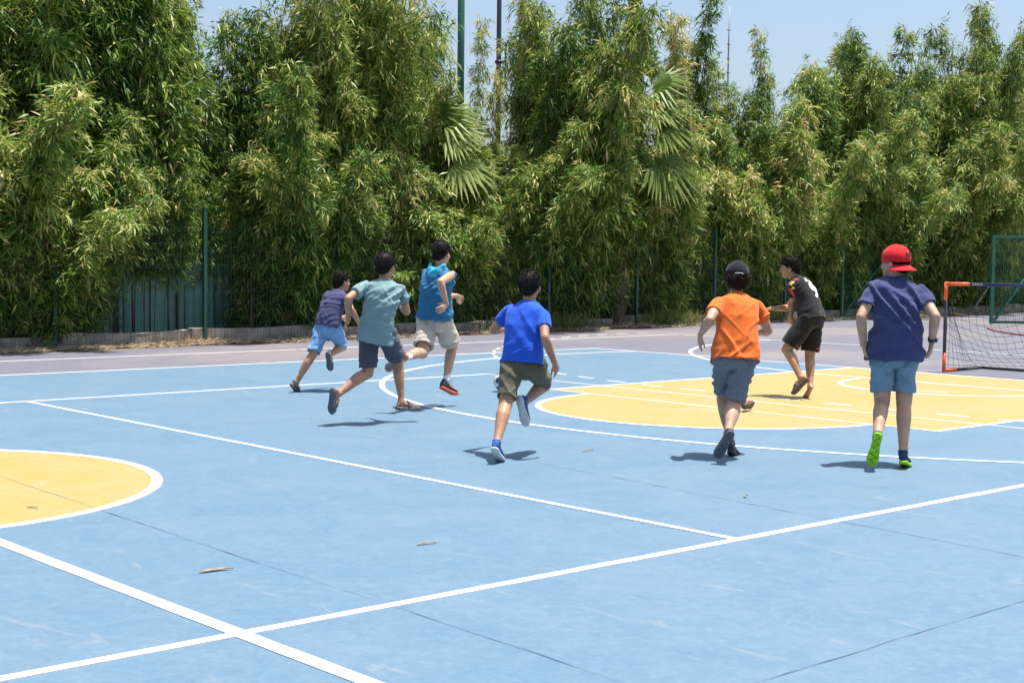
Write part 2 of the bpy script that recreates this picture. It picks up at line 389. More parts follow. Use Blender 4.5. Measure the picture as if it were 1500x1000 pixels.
# ------------------------------------------------------------------ fence line
def FL(u, b=0.0): return np.array([u, 16.43+0.05*(u-9.25)+b, 0.0])
FT = nrm([1, 0.05, 0]); FN = np.array([-FT[1], FT[0], 0])
def on_fence(px, b=0.0, py=450):
    w_ = ray(px, py); # solve v = 16.43+.05(u-9.25)+b
    t = (16.43+0.05*(CAM[0]-9.25)+b-CAM[1])/(w_[1]-0.05*w_[0]); p = CAM+w_*t
    return FL(p[0], b)
low_wall = MB(); rw = random.Random(8); u = -4.0
wall_root = empty('low_wall', FL(12, 0.28)); tag(wall_root, 'low weathered concrete kerb wall running along the foot of the fence', 'wall')
k = 0
while u < 45:
    L = 2.2+rw.random()*0.8; h = 0.20+rw.random()*0.05; bm = bmesh.new()
    bmesh.ops.create_cube(bm, size=1)
    bmesh.ops.subdivide_edges(bm, edges=[e for e in bm.edges if abs((e.verts[0].co-e.verts[1].co).x) > 0.5], cuts=9)
    bmesh.ops.bevel(bm, geom=[e for e in bm.edges if e.calc_face_angle(0) > 0.5], offset=0.02, segments=1, affect='EDGES')
    for v in bm.verts:
        top = v.co.z > 0
        v.co = Vector((v.co.x*L, v.co.y*0.16, (v.co.z+0.5)*h))
        if top: v.co.z += 0.02*math.sin(v.co.x*2.1+k)+rw.gauss(0, 0.006)
        v.co.y += rw.gauss(0, 0.004)
    me = bpy.data.meshes.new('wall_segment'); bm.to_mesh(me); bm.free(); me.materials.append(MT['concrete'])
    o = link('wall_segment', me, wall_root); c = FL(u+L/2, 0.28)-FL(12, 0.28)
    o.location = (c[0], c[1], -0.01); o.rotation_euler.z = math.atan2(FT[1], FT[0]); u += L+0.012; k += 1

fence = empty('mesh_fence', FL(12)); tag(fence, 'dark green welded mesh fence in front of the bamboo hedge', 'fence')
F0 = FL(12)
post_px = [-200, 80, 300, 494, 660, 803, 932, 1046, 1149]
posts = [on_fence(x) for x in post_px]
post_me = None
for p in posts:
    mb = MB(); mb.box((0, 0, 1.1), (0.03, 0, 0), (0, 0.03, 0), (0, 0, 1.12)); mb.box((0, 0, 2.235), (0.034, 0, 0), (0, 0.034, 0), (0, 0, 0.014)); mb.box((0, 0, 0.01), (0.07, 0, 0), (0, 0.07, 0), (0, 0, 0.008))
    if post_me is None:
        o = mb.build('post', MT['fence_green'], fence, smooth=False); post_me = o.data
    else: o = link('post', post_me, fence)
    o.location = p-F0; o.rotation_euler.z = math.atan2(FT[1], FT[0])
def wire_panel(name, a, b, z0, z1, parent, org, m, dv=0.065, dh=0.2, r=0.0012):
    mb = MB(); a, b = np.asarray(a, float), np.asarray(b, float); L = np.linalg.norm(b-a); t = (b-a)/L; n = np.array([-t[1], t[0], 0])
    for i in range(1, int(L/dv)):
        p = a+t*i*dv; mb.box(p+UPZ*(z0+z1)/2, t*r, n*r, UPZ*(z1-z0)/2)
    kz = int((z1-z0)/dh)
    for i in range(kz+1):
        for dz in ((0,) if i % 3 else (0, 0.05)):
            z = min(z0+i*dh+dz, z1)+rw.random()*1e-3; mb.box((a+b)/2+UPZ*z+n*(0.012 if dz else 0.006), t*(L/2-0.03), n*r, UPZ*r)
    return mb.build(name, m, parent, off=org, smooth=False)
for a, b in zip(posts[:-1], posts[1:]): wire_panel('wire_panel', a, b, 0.06, 2.05, fence, F0, MT['fence_green'])

# gates at the far end of the fence
def gate(name, a, dirv, L, H, label, brace_up=True, m='gate_green', wires=True, r=0.035):
    a = np.asarray(a, float); t = nrm(dirv); n = np.array([-t[1], t[0], 0]); root = empty(name, a); tag(root, label, 'gate')
    for s in (0, L):
        mb = MB(); mb.box(t*s+UPZ*(H/2+0.03), t*r, n*r, UPZ*H/2); mb.build('upright', MT[m], root, smooth=False)
    for z in (0.07, H-0.01):
        mb = MB(); mb.box(t*L/2+UPZ*z, t*(L/2-r-0.002), n*r*0.8, UPZ*r*0.8); mb.build('rail', MT[m], root, smooth=False)
    mb = MB(); q0 = t*0.06+UPZ*0.12; q1 = t*(L-0.06)+UPZ*(H-0.1)
    mb.tube([q0-n*0.03, q1-n*0.03], r*0.95, 8); mb.build('brace', MT[m], root)
    if wires: wire_panel('wire_panel', t*r, t*(L-r), 0.1, H-0.05, root, (0, 0, 0), MT[m], 0.055, 0.24, 0.0028)
    return root
g1 = on_fence(1233); g2 = on_fence(1316)
gate('gate_leaf', g1, FT, np.linalg.norm(g2-g1), 2.25, 'closed green mesh gate leaf with a diagonal brace in the fence line', r=0.028)
ga = ground(1452, 476); gate('gate_leaf', ga, nrm(RIGHT*1.0+AWAY*0.10), 1.5, 2.12, 'open green mesh gate leaf swung out onto the asphalt behind the goal', r=0.04)
p0 = on_fence(1466); post_r = empty('braced_fence_post', p0); tag(post_r, 'grey steel fence post propped by a slanting tube behind the goal', 'post')
mb = MB(); mb.tube([(0, 0, 0), (0, 0, 2.2)], 0.035, 10); mb.build('post', MT['galv'], post_r)
p1 = on_fence(1417)-p0; mb = MB(); mb.tube([p1-FN*0.1, -FN*0.05+UPZ*1.5], 0.035, 10); mb.build('brace', MT['galv'], post_r)
pr2 = [on_fence(x) for x in (1466, 1560, 1660)]
fence2 = empty('mesh_fence', pr2[0]); tag(fence2, 'short run of green mesh fence beyond the open gate leaf', 'fence')
for p in pr2[1:]:
    o = link('post', post_me, fence2); o.location = p-pr2[0]
for a, b in zip(pr2[:-1], pr2[1:]): wire_panel('wire_panel', a, b, 0.06, 2.05, fence2, pr2[0], MT['fence_green'])
hp = [ground(x, y, 0.015) for x, y in ((1447, 481), (1455, 484), (1475, 487.5), (1500, 491), (1540, 495), (1590, 497))]
mb = MB(); mb.tube(hp, 0.022, 8); h = mb.build('hose', MT['hose'], None, off=hp[0]); h.location = hp[0]; tag(h, 'faded red hose lying on the asphalt below the open gate', 'hose')

# teal sheet-metal hoarding behind the bamboo
hoard = empty('sheet_metal_hoarding', FL(12, 1.75)); tag(hoard, 'teal corrugated sheet metal hoarding behind the bamboo stems', 'fence')
H0 = FL(12, 1.75); u = -3.0
sheet_me = {}
for row, (z0, z1, off) in enumerate(((0.06, 0.82, 0.0), (0.80, 2.9, 0.03))):
    mb = MB(); nx = 56; Lp = 2.04; vs = []; fs = []
    for i in range(nx+1):
        x = i/nx*Lp; ph = (i % 4); y = 0.012 if ph in (1, 2) else -0.012
        for z in (z0, z1): vs.append((x, y-off, z))
    for i in range(nx): fs.append((2*i, 2*i+2, 2*i+3, 2*i+1))
    mb.add(vs, fs); sheet_me[row] = mb.mesh('sheet_panel'); sheet_me[row].materials.append(MT['sheet'])
while u < 44:  # extended unseen along the whole hedge to block light leaking from behind
    for row in (0, 1):
        o = link('sheet_panel', sheet_me[row], hoard); o.location = FL(u, 1.75)-H0; o.rotation_euler.z = math.atan2(FT[1], FT[0]); o.location.y -= 0.006*(int(u*3) % 2)
    u += 2.0

# ------------------------------------------------------------------ bamboo
def foliage_arrays(rs, culms, t0, branch, bl, nleaf, lsz, tan, node=0.2, droop=0.55, radial=1.0):
    P = []; D = []; S = []; T = []
    for (pts, H) in culms:
        pts = np.asarray(pts); nseg = len(pts)-1; nn = max(4, int(H/node))
        for i in range(nn):
            t = t0+(1-t0)*(i+rs.rand())/nn; x = t*nseg; k_ = min(int(x), nseg-1); p = pts[k_]+(pts[k_+1]-pts[k_])*(x-k_)
            taper = 0.68+0.32*math.sin(math.pi*min(1, (1-t)*1.6+0.12)/2) if t > 0.5 else 0.8+0.2*t
            for b in range(branch):
                az = rs.rand()*2*math.pi; el = rs.normal(0.25, 0.35); L = bl*taper*(0.45+0.75*rs.rand())
                d = np.array([math.cos(az)*math.cos(el), math.sin(az)*math.cos(el), math.sin(el)])
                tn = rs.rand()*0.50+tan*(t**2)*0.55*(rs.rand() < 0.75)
                ns = 3
                for s in range(ns):
                    q = (s+1)/ns; bp = p+d*L*q+np.array([0, 0, -droop*L*q*q*0.6])
                    m = nleaf; base = bp+rs.normal(0, 0.035, (m, 3))
                    dd = d*0.75+rs.normal(0, 0.62, (m, 3))+np.array([0, 0, -droop])
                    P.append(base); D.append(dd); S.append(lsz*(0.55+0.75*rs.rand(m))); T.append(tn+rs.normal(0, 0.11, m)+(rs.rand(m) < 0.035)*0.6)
    return np.concatenate(P), np.concatenate(D), np.concatenate(S), np.concatenate(T)
def leaf_mesh(name, P, D, S, T, rs, wr=0.17):
    N = len(P); D = D/np.linalg.norm(D, axis=1)[:, None]
    side = np.cross(D, rs.normal(0, 0.55, (N, 3))+np.array([0, 0, 1.0])); side /= np.linalg.norm(side, axis=1)[:, None]+1e-9
    nor = np.cross(side, D); L = S[:, None]; W = L*wr*(0.8+0.4*rs.rand(N))[:, None]
    v = np.empty((N, 4, 3)); v[:, 0] = P; mid = P+D*L*0.38-nor*W*0.25
    v[:, 1] = mid+side*W*0.5+nor*W*0.22; v[:, 3] = mid-side*W*0.5+nor*W*0.22; v[:, 2] = P+D*L-np.array([0, 0, 1.0])*L*0.16
    me = bpy.data.meshes.new(name); me.vertices.add(N*4); me.vertices.foreach_set('co', v.ravel())
    me.loops.add(N*6); idx = np.arange(N)[:, None]*4
    me.loops.foreach_set('vertex_index', (idx+np.array([0, 1, 2, 0, 2, 3])).ravel())
    me.polygons.add(N*2); me.polygons.foreach_set('loop_start', np.arange(N*2)*3)
    a = me.attributes.new('tint', 'FLOAT', 'POINT'); a.data.foreach_set('value', np.repeat(np.clip(T, 0, 1), 4))
    me.update(calc_edges=True); me.validate(); me.materials.append(MT['bamboo']); return me
def bamboo_proto(kind, seed):
    rs = np.random.RandomState(seed); culms = []
    if kind == 'tall':        # column of arching culms about 6 m high
        n = 9
        for i in range(n):
            az = rs.rand()*2*math.pi; H = 6.0*(0.70+0.30*rs.rand()) if i else 6.0; b = rs.normal(0, 0.16, 2); ar = 0.4+1.0*rs.rand()
            culms.append(([np.array([b[0]+math.cos(az)*ar*t**2.2, b[1]+math.sin(az)*ar*t**2.2, H*(t-0.10*t**4)]) for t in np.linspace(0, 1, 12)], H))
        A = foliage_arrays(rs, culms, 0.12, 7, 0.58, 6, 0.165, 0.38)
    elif kind == 'bushy':     # shorter fountain that hangs outwards
        n = 13
        for i in range(n):
            az = rs.rand()*2*math.pi; H = 3.6*(0.5+0.5*rs.rand()) if i > 2 else 3.6*(1.0+0.14*i); b = rs.normal(0, 0.22, 2); ar = 0.35+0.8*rs.rand()
            culms.append(([np.array([b[0]+math.cos(az)*ar*t**1.9, b[1]+math.sin(az)*ar*t**1.9, H*(t*1.05-0.16*t**3)]) for t in np.linspace(0, 1, 12)], H))
        A = foliage_arrays(rs, culms, 0.12, 9, 0.46, 6, 0.162, 0.55, node=0.17, droop=0.5)
    elif kind == 'bare':      # leafy only above head height, stems showing
        for i in range(4):
            az = rs.rand()*2*math.pi; H = 6.0*(0.7+0.3*rs.rand()); b = rs.normal(0, 0.35, 2); ar = 0.3+0.7*rs.rand()
            culms.append(([np.array([b[0]+math.cos(az)*ar*t**2.2, b[1]+math.sin(az)*ar*t**2.2, H*(t-0.10*t**4)]) for t in np.linspace(0, 1, 12)], H))
        A = foliage_arrays(rs, culms, 0.36, 7, 0.6, 6, 0.175, 0.4)
    elif kind == 'sprig':     # one or two thin shoots
        for i in range(2):
            az = rs.rand()*2*math.pi; H = 6.0*(1-0.15*i); b = rs.normal(0, 0.08, 2); ar = 0.1+0.45*rs.rand()
            culms.append(([np.array([b[0]+math.cos(az)*ar*t**2.5, b[1]+math.sin(az)*ar*t**2.5, H*(t-0.03*t**4)]) for t in np.linspace(0, 1, 12)], H))
        A = foliage_arrays(rs, culms, 0.30, 5, 0.36, 6, 0.155, 0.75, node=0.17)
    fm = leaf_mesh('foliage', *A, rs)
    mb = MB()
    for pts, H in culms: mb.tube(pts, list(np.linspace(0.016, 0.005, 12)), 6)
    cm = mb.mesh('culm_bundle'); cm.materials.append(MT['culm']); cm.polygons.foreach_set('use_smooth', [True]*len(cm.polygons))
    return fm, cm
PROTO = {'tall': [bamboo_proto('tall', 10+i) for i in range(5)], 'bushy': [bamboo_proto('bushy', 30+i) for i in range(6)], 'sprig': [bamboo_proto('sprig', 50+i) for i in range(3)], 'bare': [bamboo_proto('bare', 70+i) for i in range(3)]}
PH = {'bare': 5.5, 'tall': 5.6, 'bushy': 3.95, 'sprig': 5.9}
BL = {'bare': ('bamboo clump with bare lower stems', 'bare stemmed bamboo'), 'tall': ('tall dense bamboo clump', 'tall bamboo clumps'),
      'bushy': ('shorter arching bamboo clump', 'arching bamboo clumps'), 'sprig': ('thin sparse bamboo shoot', 'thin bamboo shoots')}
ORD = ['first', 'second', 'third', 'fourth', 'fifth', 'sixth', 'seventh', 'eighth', 'ninth', 'tenth']
def bay(px):
    if px >= 1450: return 'behind the open gate leaf'
    if px >= 1316: return 'between the closed gate leaf and the propped post'
    if px >= 1233: return 'behind the closed gate leaf'
    e = [1233, 1149, 1046, 932, 803, 660, 494, 300, 80, -200]
    for k_ in range(len(e)-1):
        if px >= e[k_+1]: return 'behind the %s fence bay from the closed gate' % ORD[k_]
    return 'behind the ninth fence bay from the closed gate'
rb = random.Random(21); cnt = {'bare': 0, 'tall': 0, 'bushy': 0, 'sprig': 0}
def bamboo(kind, px, back, top_y, wid=1.0, lean=None, proto=None, label=None):
    p = on_fence(px, back); dep = depth_of(p); top = at(px, top_y, dep)[2]
    k_ = cnt[kind]; cnt[kind] += 1; pr = PROTO[kind][(k_ if proto is None else proto) % len(PROTO[kind])]
    root = empty('bamboo_clump', p); root.location.z = -0.02
    lab, grp = BL[kind]
    if label: tag(root, label, 'bamboo')
    else: tag(root, lab+' '+bay(px), 'bamboo', grp+' '+bay(px))
    s = top/PH[kind]; sx = wid*(0.75+0.25*s)
    root.scale = (sx, sx, s); root.rotation_euler = (0, 0, rb.random()*6.28)
    if lean: 
        ax = Vector((FT[0], FT[1], 0)); q = Matrix.Rotation(lean[0], 4, Vector(AWAY)) @ Matrix.Rotation(lean[1], 4, ax)
        root.rotation_euler = (q @ Matrix.Rotation(rb.random()*6.28, 4, 'Z')).to_euler()
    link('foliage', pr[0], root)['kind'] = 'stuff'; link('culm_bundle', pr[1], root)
    return root
# rear row: tall columns, by picture column and height of their tops
for px, ty, wd in [(-120, -160, 1.0), (-40, -150, 1.1), (40, -170, 1.1), (95, -140, 1.05), (430, 10, 0.85), (470, -120, 1.0), (530, -90, 1.0), (590, -100, 0.95), (612, 20, 0.75), (690, 200, 0.8), (752, 195, 0.6), (800, 0, 0.95), (845, -30, 0.95), (868, 120, 0.6), (950, 210, 0.7),
                   (985, 140, 0.8), (1045, 160, 0.8), (1078, 120, 0.7), (1100, 180, 0.9), (1188, 90, 0.8), (1215, 65, 0.9), (1275, 35, 0.85), (1243, 100, 1.0), (1310, 130, 0.85), (1345, 95, 0.9), (1372, 60, 0.8), (1400, 20, 0.8), (1455, 135, 0.8), (1490, 85, 0.9), (1530, 85, 1.0), (1590, 70, 1.1)]:
    bamboo('tall', px, 1.3+0.5*rb.random(), ty, wd*(0.92 if px < 1000 else 1.12), lean=(rb.uniform(-0.06, 0.06), rb.uniform(-0.03, 0.08)))
for px, ty, wd in [(140, -150, 1.1), (185, -120, 1.0), (216, -60, 0.7), (262, 140, 0.8), (325, -60, 0.85), (365, 90, 0.75)]:
    bamboo('bare', px, 1.2+0.5*rb.random(), ty, wd)
bamboo('tall', 1415, 1.1, -15, 0.7, lean=(0.10, 0), label='tallest leaning bamboo plume rising over the open gate leaf')
# front row: arching clumps with sunlit heads
for px, ty, wd in [(-70, 120, 1.1), (0, 70, 1.1), (60, 215, 1.0), (20, 290, 0.9), (100, 170, 0.9), (375, 165, 0.95), (430, 110, 0.9), (475, 230, 0.95), (545, 155, 1.05), (590, 245, 0.95), (650, 190, 0.9), (515, 290, 0.7), (410, 270, 0.8),
                   (715, 230, 0.95), (755, 140, 0.95), (800, 60, 0.95), (845, 30, 1.05), (820, 230, 0.9), (880, 140, 1.0), (935, 165, 1.0), (985, 255, 0.85), (1030, 190, 0.95), (1085, 155, 1.05), (1118, 230, 0.85),
                   (1168, 210, 0.9), (1215, 170, 1.1), (1262, 200, 1.05), (1300, 250, 0.9), (1335, 175, 1.1), (1385, 200, 1.05), (1425, 190, 1.0), (1470, 185, 1.05), (1445, 260, 0.9), (1510, 210, 1.1), (1560, 190, 1.1)]:
    bamboo('bushy', px, 0.75+0.35*rb.random(), ty, wd, lean=(rb.uniform(-0.05, 0.05), 0.13+0.12*rb.random()))
for px, ty, wd in [(178, 190, 0.62), (232, 215, 0.6), (335, 190, 0.6)]:
    bamboo('bare', px, 0.35+0.3*rb.random(), ty, wd, label=None)
for px, ty, wd in [(1120, 42, 0.75), (1018, -25, 1.0), (1000, 20, 1.0), (978, 30, 0.8), (768, -10, 0.7), (700, 30, 0.6), (1062, 95, 1.0), (1292, 35, 1.1), (1175, 100, 1.0), (1440, 10, 1.0), (395, 20, 1.0), (245, 10, 0.9), (640, 60, 0.7)]:
    bamboo('sprig', px, 1.3+0.5*rb.random(), ty, wd)
# ------------------------------------------------------------------ palms
def fan(mb_l, T, base, d, up, size, rs, nb=26, tint=0.5):
    """fan of pleated blades; returns nothing, fills verts/tints"""
    d = nrm(d); side = nrm(np.cross(d, up)); nor = np.cross(side, d)
    for i in range(nb):
        a = (i/(nb-1)-0.5)*R_(165); L = size*(0.72+0.28*math.cos(a*0.75))*(0.93+0.1*rs.rand())
        dd = d*math.cos(a)+side*math.sin(a); sd = -d*math.sin(a)+side*math.cos(a); wv = size*0.052
        p1 = base+dd*L*0.5+nor*(0.03*size*(1 if i % 2 else -1)); p2 = base+dd*L-np.array([0, 0, 1])*L*(0.10+0.2*rs.rand())+rs.normal(0, 0.02*size, 3)
        mb_l.add([base, p1-sd*wv, p1+nor*0.03*size, p1+sd*wv, p2], [(0, 1, 2), (0, 2, 3), (1, 4, 2), (2, 4, 3)])
        T += list(np.clip([tint-0.1, tint, tint+0.05, tint, tint+0.25+0.2*rs.rand()], 0, 1))
def palm(px, back, trunk_top_px, fronds, label, trunk_r=0.16, size=0.8, top_z=None, crown=0):
    rs = np.random.RandomState(int(px)); p = on_fence(px, back); dep = depth_of(p)
    zt = top_z if top_z else at(px, trunk_top_px, dep)[2]
    root = empty('fan_palm', p); tag(root, label, 'palm tree')
    mb = MB(); n = int(zt/0.09)
    pts = [np.array([0.03*math.sin(i*0.13), 0.03*math.cos(i*0.17), zt*i/n]) for i in range(n+1)]
    mb.tube(pts, [trunk_r*(1.25-0.3*i/n)*(0.9+0.16*(i % 2)+0.16*rs.rand()) for i in range(n+1)], 14); mb.build('trunk', MT['trunk'], root)
    for k_ in range(len(fronds)+crown):
        mb = MB(); T = []; c = np.array([0, 0, zt])
        if k_ < len(fronds):
            fx, fy, ddep, dx, dy, fs = fronds[k_]; b = at(fx, fy, dep+ddep+0.42)-p; d = RIGHT*dx-UPZ*dy+0.25*(-AWAY); s_ = fs
        else:
            az = rs.rand()*6.28; el = rs.rand()*1.6-0.5; d = np.array([math.cos(az)*math.cos(el), math.sin(az)*math.cos(el), math.sin(el)]); b = c+d*size*(0.9+0.4*rs.rand()); s_ = size
        k0 = mb.n; mb.tube([c, (c+b)/2+UPZ*0.12*np.linalg.norm(b-c), b], [0.022, 0.016, 0.012], 5); T += [0.45]*(mb.n-k0)
        fan(mb, T, b, d, nrm(UPZ*0.8-AWAY*0.6), s_, rs, tint=0.35+0.3*rs.rand())
        me = mb.mesh('frond'); me.materials.append(MT['frond']); a = me.attributes.new('tint', 'FLOAT', 'POINT'); a.data.foreach_set('value', T); link('frond', me, root)
palm(925, 1.1, None, [], 'tall palm whose shaggy brown trunk rises above the bamboo', 0.15, 1.0, top_z=9.5, crown=26)
palm(905, 0.2, 175, [(920, 105, -0.1, -0.1, -1.0, 0.75), (935, 95, 0, 0.45, -0.9, 0.7), (900, 120, 0, -0.7, -0.7, 0.7), (955, 130, -0.6, 0.95, -0.45, 1.0), (955, 158, -0.8, 1, -0.08, 0.95), (965, 185, -0.9, 1, 0.12, 0.95), (965, 235, -1.0, 0.75, 0.65, 1.1), (940, 110, -0.2, 0.2, -1, 0.7)], 'young fan palm with pale fronds pushing through the bamboo beside the tall trunk', 0.13)
palm(655, 0.9, 215, [(650, 185, -1.0, 0.85, -0.5, 1.0), (640, 170, -0.8, 0.5, -0.85, 0.9), (668, 238, -1.2, 0.95, 0.35, 0.95), (655, 200, -1.1, 1.0, -0.05, 0.9)], 'small fan palm with yellowish fronds half hidden below the green pole', 0.12)
palm(1312, 0.7, 290, [(1315, 240, -0.8, 0.8, -0.5, 1.0), (1316, 255, -0.8, 1, 0.1, 0.9)], 'low fan palm peeping out of the hedge near the closed gate leaf', 0.12)
palm(1241, 6.0, 130, [(1241, 88, 0, 0.0, -1, 0.9), (1238, 90, 0, -0.3, -0.95, 0.9), (1245, 90, 0, 0.35, -0.95, 0.9)], 'distant fan palm tip showing above the yellowed bamboo', 0.14)
# ------------------------------------------------------------------ poles behind the hedge
p = on_fence(672, 5.0); mb = MB(); mb.tube([(0, 0, 0), (0, 0, 12)], [0.092, 0.078], 16); mb.box((0, 0, 0.02), (0.22, 0, 0), (0, 0.22, 0), (0, 0, 0.02))
o = mb.build('floodlight_pole', MT['pole_green'], None); o.location = p; tag(o, 'thick green steel pole rising behind the bamboo hedge', 'pole')
p = on_fence(727, 5.6); root = empty('street_lamp', p); tag(root, 'slim black lamp post with clamps and a curved bracket behind the bamboo', 'lamp post')
mb = MB(); mb.tube([(0, 0, 0), (0, 0, 5.5), (0, 0, 12)], [0.075, 0.065, 0.05], 12); mb.build('pole', MT['pole_black'], root)
dp = depth_of(p)
for yy in (94, 124):
    z = at(727, yy, dp)[2]; mb = MB(); mb.tube([(0, 0, z-0.035), (0, 0, z+0.035)], 0.10, 12); mb.box(RIGHT*0.10+UPZ*z, RIGHT*0.07, AWAY*0.02, UPZ*0.03); mb.build('clamp', MT['pole_black'], root)
zc = at(727, 75, dp)[2]; mb = MB(); pts = [RIGHT*0.17+UPZ*(zc-1.0), RIGHT*0.17+UPZ*zc]
for i in range(1, 9):
    a = math.pi*i/9; pts.append(RIGHT*(0.17+0.28*(1-math.cos(a)))+UPZ*(zc+0.32*math.sin(a)))
pts.append(RIGHT*0.80+UPZ*(zc-0.25)); mb.tube(pts, 0.022, 8); mb.build('bracket', MT['pole_black'], root)
p = on_fence(1060, 14); dp = depth_of(p); zt = at(1060, 14, dp)[2]
mb = MB(); mb.tube([(0, 0, 0), (0, 0, zt-1.5), (0.03, 0, zt)], [0.045, 0.03, 0.012], 6)
for i in range(5): mb.box((0.01, 0, zt-0.9-i*0.55), RIGHT*0.06, AWAY*0.012, UPZ*0.03)
o = mb.build('antenna_mast', MT['galv'], None); o.location = p; tag(o, 'thin antenna mast standing far behind the hedge', 'mast')

# ------------------------------------------------------------------ straw and weeds at the wall foot
rs = np.random.RandomState(4)
def blades(name, n, upr, spread, m, Lr, wdt, flat, usel):
    u_ = usel(n); b_ = spread(n, u_); base = np.stack([u_, 16.43+0.05*(u_-9.25)+b_, np.full(n, 0.006)+rs.rand(n)*0.02], 1)
    az = rs.rand(n)*2*math.pi; el = np.abs(rs.normal(0, 1, n))*flat+upr; L = Lr*(0.4+rs.rand(n))
    d = np.stack([np.cos(az)*np.cos(el), np.sin(az)*np.cos(el), np.sin(el)], 1); s = np.stack([-np.sin(az), np.cos(az), 0*az], 1)
    v = np.empty((n, 4, 3)); v[:, 0] = base-s*wdt; v[:, 1] = base+s*wdt; mid = base+d*L[:, None]*0.6+np.array([0, 0, 0.012]); v[:, 2] = mid+s*wdt*0.8; v[:, 3] = base+d*L[:, None]
    me = bpy.data.meshes.new(name); f = np.arange(n)[:, None]*4
    me.from_pydata(v.reshape(-1, 3).tolist(), [], np.concatenate([f+np.array([0, 1, 2]), f+np.array([0, 2, 3])]).tolist()); me.materials.append(m)
    return me
def u_all(n): return rs.uniform(-2, 36, n)
me = blades('dry_straw', 26000, 0.0, lambda n, u: -0.02-np.abs(rs.normal(0, 0.16, n))*(0.55+0.8*np.abs(np.sin(u*1.3)+0.4*np.sin(u*3.7))), MT['straw'], 0.15, 0.0045, 0.16, u_all)
o = link('dry_straw', me); o['kind'] = 'stuff'; tag(o, 'dry straw and fallen bamboo leaves drifted along the fence foot', 'straw')
me = blades('straw_pile', 1500, 0.05, lambda n, u: -0.08+rs.normal(0, 0.13, n), MT['straw'], 0.20, 0.0045, 0.3, lambda n: np.concatenate([rs.normal(9.1, 0.35, n//2), rs.normal(19.9, 0.4, n-n//2)]))
o = link('straw_pile', me); o['kind'] = 'stuff'; tag(o, 'thicker tufts of dry straw heaped around two fence posts', 'straw')
me = blades('weeds', 5200, 0.75, lambda n, u: -0.05+rs.normal(0, 0.14, n), MT['weed'], 0.34, 0.006, 0.4, lambda n: np.concatenate([rs.normal(17.2, 0.7, n//3), rs.normal(24.6, 0.55, n//3), rs.normal(21.3, 0.5, n-2*(n//3))]))
o = link('weeds', me); o['kind'] = 'stuff'; tag(o, 'green and yellowing weeds growing at the foot of the fence', 'weeds')
# soil strip beneath the hedge
sheet('hedge_soil', [tuple(FL(-6, 0.1)[:2]), tuple(FL(45, 0.1)[:2]), tuple(FL(45, 4)[:2]), tuple(FL(-6, 4)[:2])], 0.012, MT['earth'])

# ------------------------------------------------------------------ portable goal
gp = ground(1382.5, 545); root = empty('football_goal', gp); tag(root, 'small portable goal with orange and dark posts and black net', 'goal')
GW, GH, GD = 2.6, 1.19, 0.95; RT = 0.024
def tubepart(name, a, b, m, r=RT):
    mb = MB(); mb.tube([a, b], r, 12); return mb.build(name, MT[m], root)
V_ = lambda x, y, z: np.array([x, y, z], float)
lean = 0.03
for s, y in ((1, 0.0), (-1, -GW)):
    tubepart('post', V_(0, y, 0.0), V_(0.0, y, 0.26), 'goal_orange'); tubepart('post', V_(0, y, 0.26), V_(0.0, y, 0.97), 'goal_dark', RT*0.96); tubepart('post', V_(0, y, 0.97), V_(0, y, GH+RT), 'goal_orange')
    tubepart('base_bar', V_(0.02, y, RT), V_(0.30, y, RT), 'goal_orange', RT*0.9); tubepart('base_bar', V_(0.30, y, RT), V_(GD, y, RT), 'goal_dark', RT*0.8)
tubepart('crossbar', V_(0, 0.0, GH), V_(0, -0.36, GH), 'goal_orange', RT*0.98); tubepart('crossbar', V_(0, -0.36, GH), V_(0, -GW+0.36, GH), 'goal_navy', RT*0.94); tubepart('crossbar', V_(0, -GW+0.36, GH), V_(0, -GW, GH), 'goal_orange', RT*0.98)
tubepart('base_bar', V_(GD, 0, RT), V_(GD, -GW, RT), 'goal_dark', RT*0.8)
cu = bpy.data.curves.new('lettering', 'FONT'); cu.body = 'KIPSTA'; cu.size = 0.040; cu.extrude = 0.0006; cu.space_character = 1.25
to = bpy.data.objects.new('lettering', cu); COL.objects.link(to); dg = bpy.context.evaluated_depsgraph_get(); tm = bpy.data.meshes.new_from_object(to.evaluated_get(dg)); bpy.data.objects.remove(to)
tm.materials.append(MT['print_white']); tl = link('lettering', tm, root)
tl.matrix_local = Matrix(((0, 0, -1, -RT-0.0005), (-1, 0, 0, -0.40), (0, 1, 0, GH-0.014), (0, 0, 0, 1)))
# net: sagging grid on the sides, back and roof
mb = MB(); rn = np.random.RandomState(7)
def netsheet(fn, nu, nv):
    g = [[fn(i/nu, j/nv) for j in range(nv+1)] for i in range(nu+1)]
    for i in range(nu+1): mb.tube(g[i], 0.0024, 4, cap=False)
    for j in range(nv+1): mb.tube([g[i][j] for i in range(nu+1)], 0.0024, 4, cap=False)
hz = lambda a, b: 0.02*math.sin(9*a+4*b)+0.018*math.sin(5*b-7*a)
def back(a, b):      # a along the width, b from crossbar down to the base bar
    x = GD*b**1.25; z = GH*(1-b)**1.0; sag = 0.20*math.sin(PI*b)
    return V_(0.01+x-0.05*math.sin(PI*b)+hz(a, b)*math.sin(PI*b), -GW*a+hz(b*2, a*3)*0.8*math.sin(PI*b), max(0.03, z-sag*(0.8+0.3*math.sin(7*a)))+hz(a*1.7, b)*math.sin(PI*b))
netsheet(back, 22, 13)
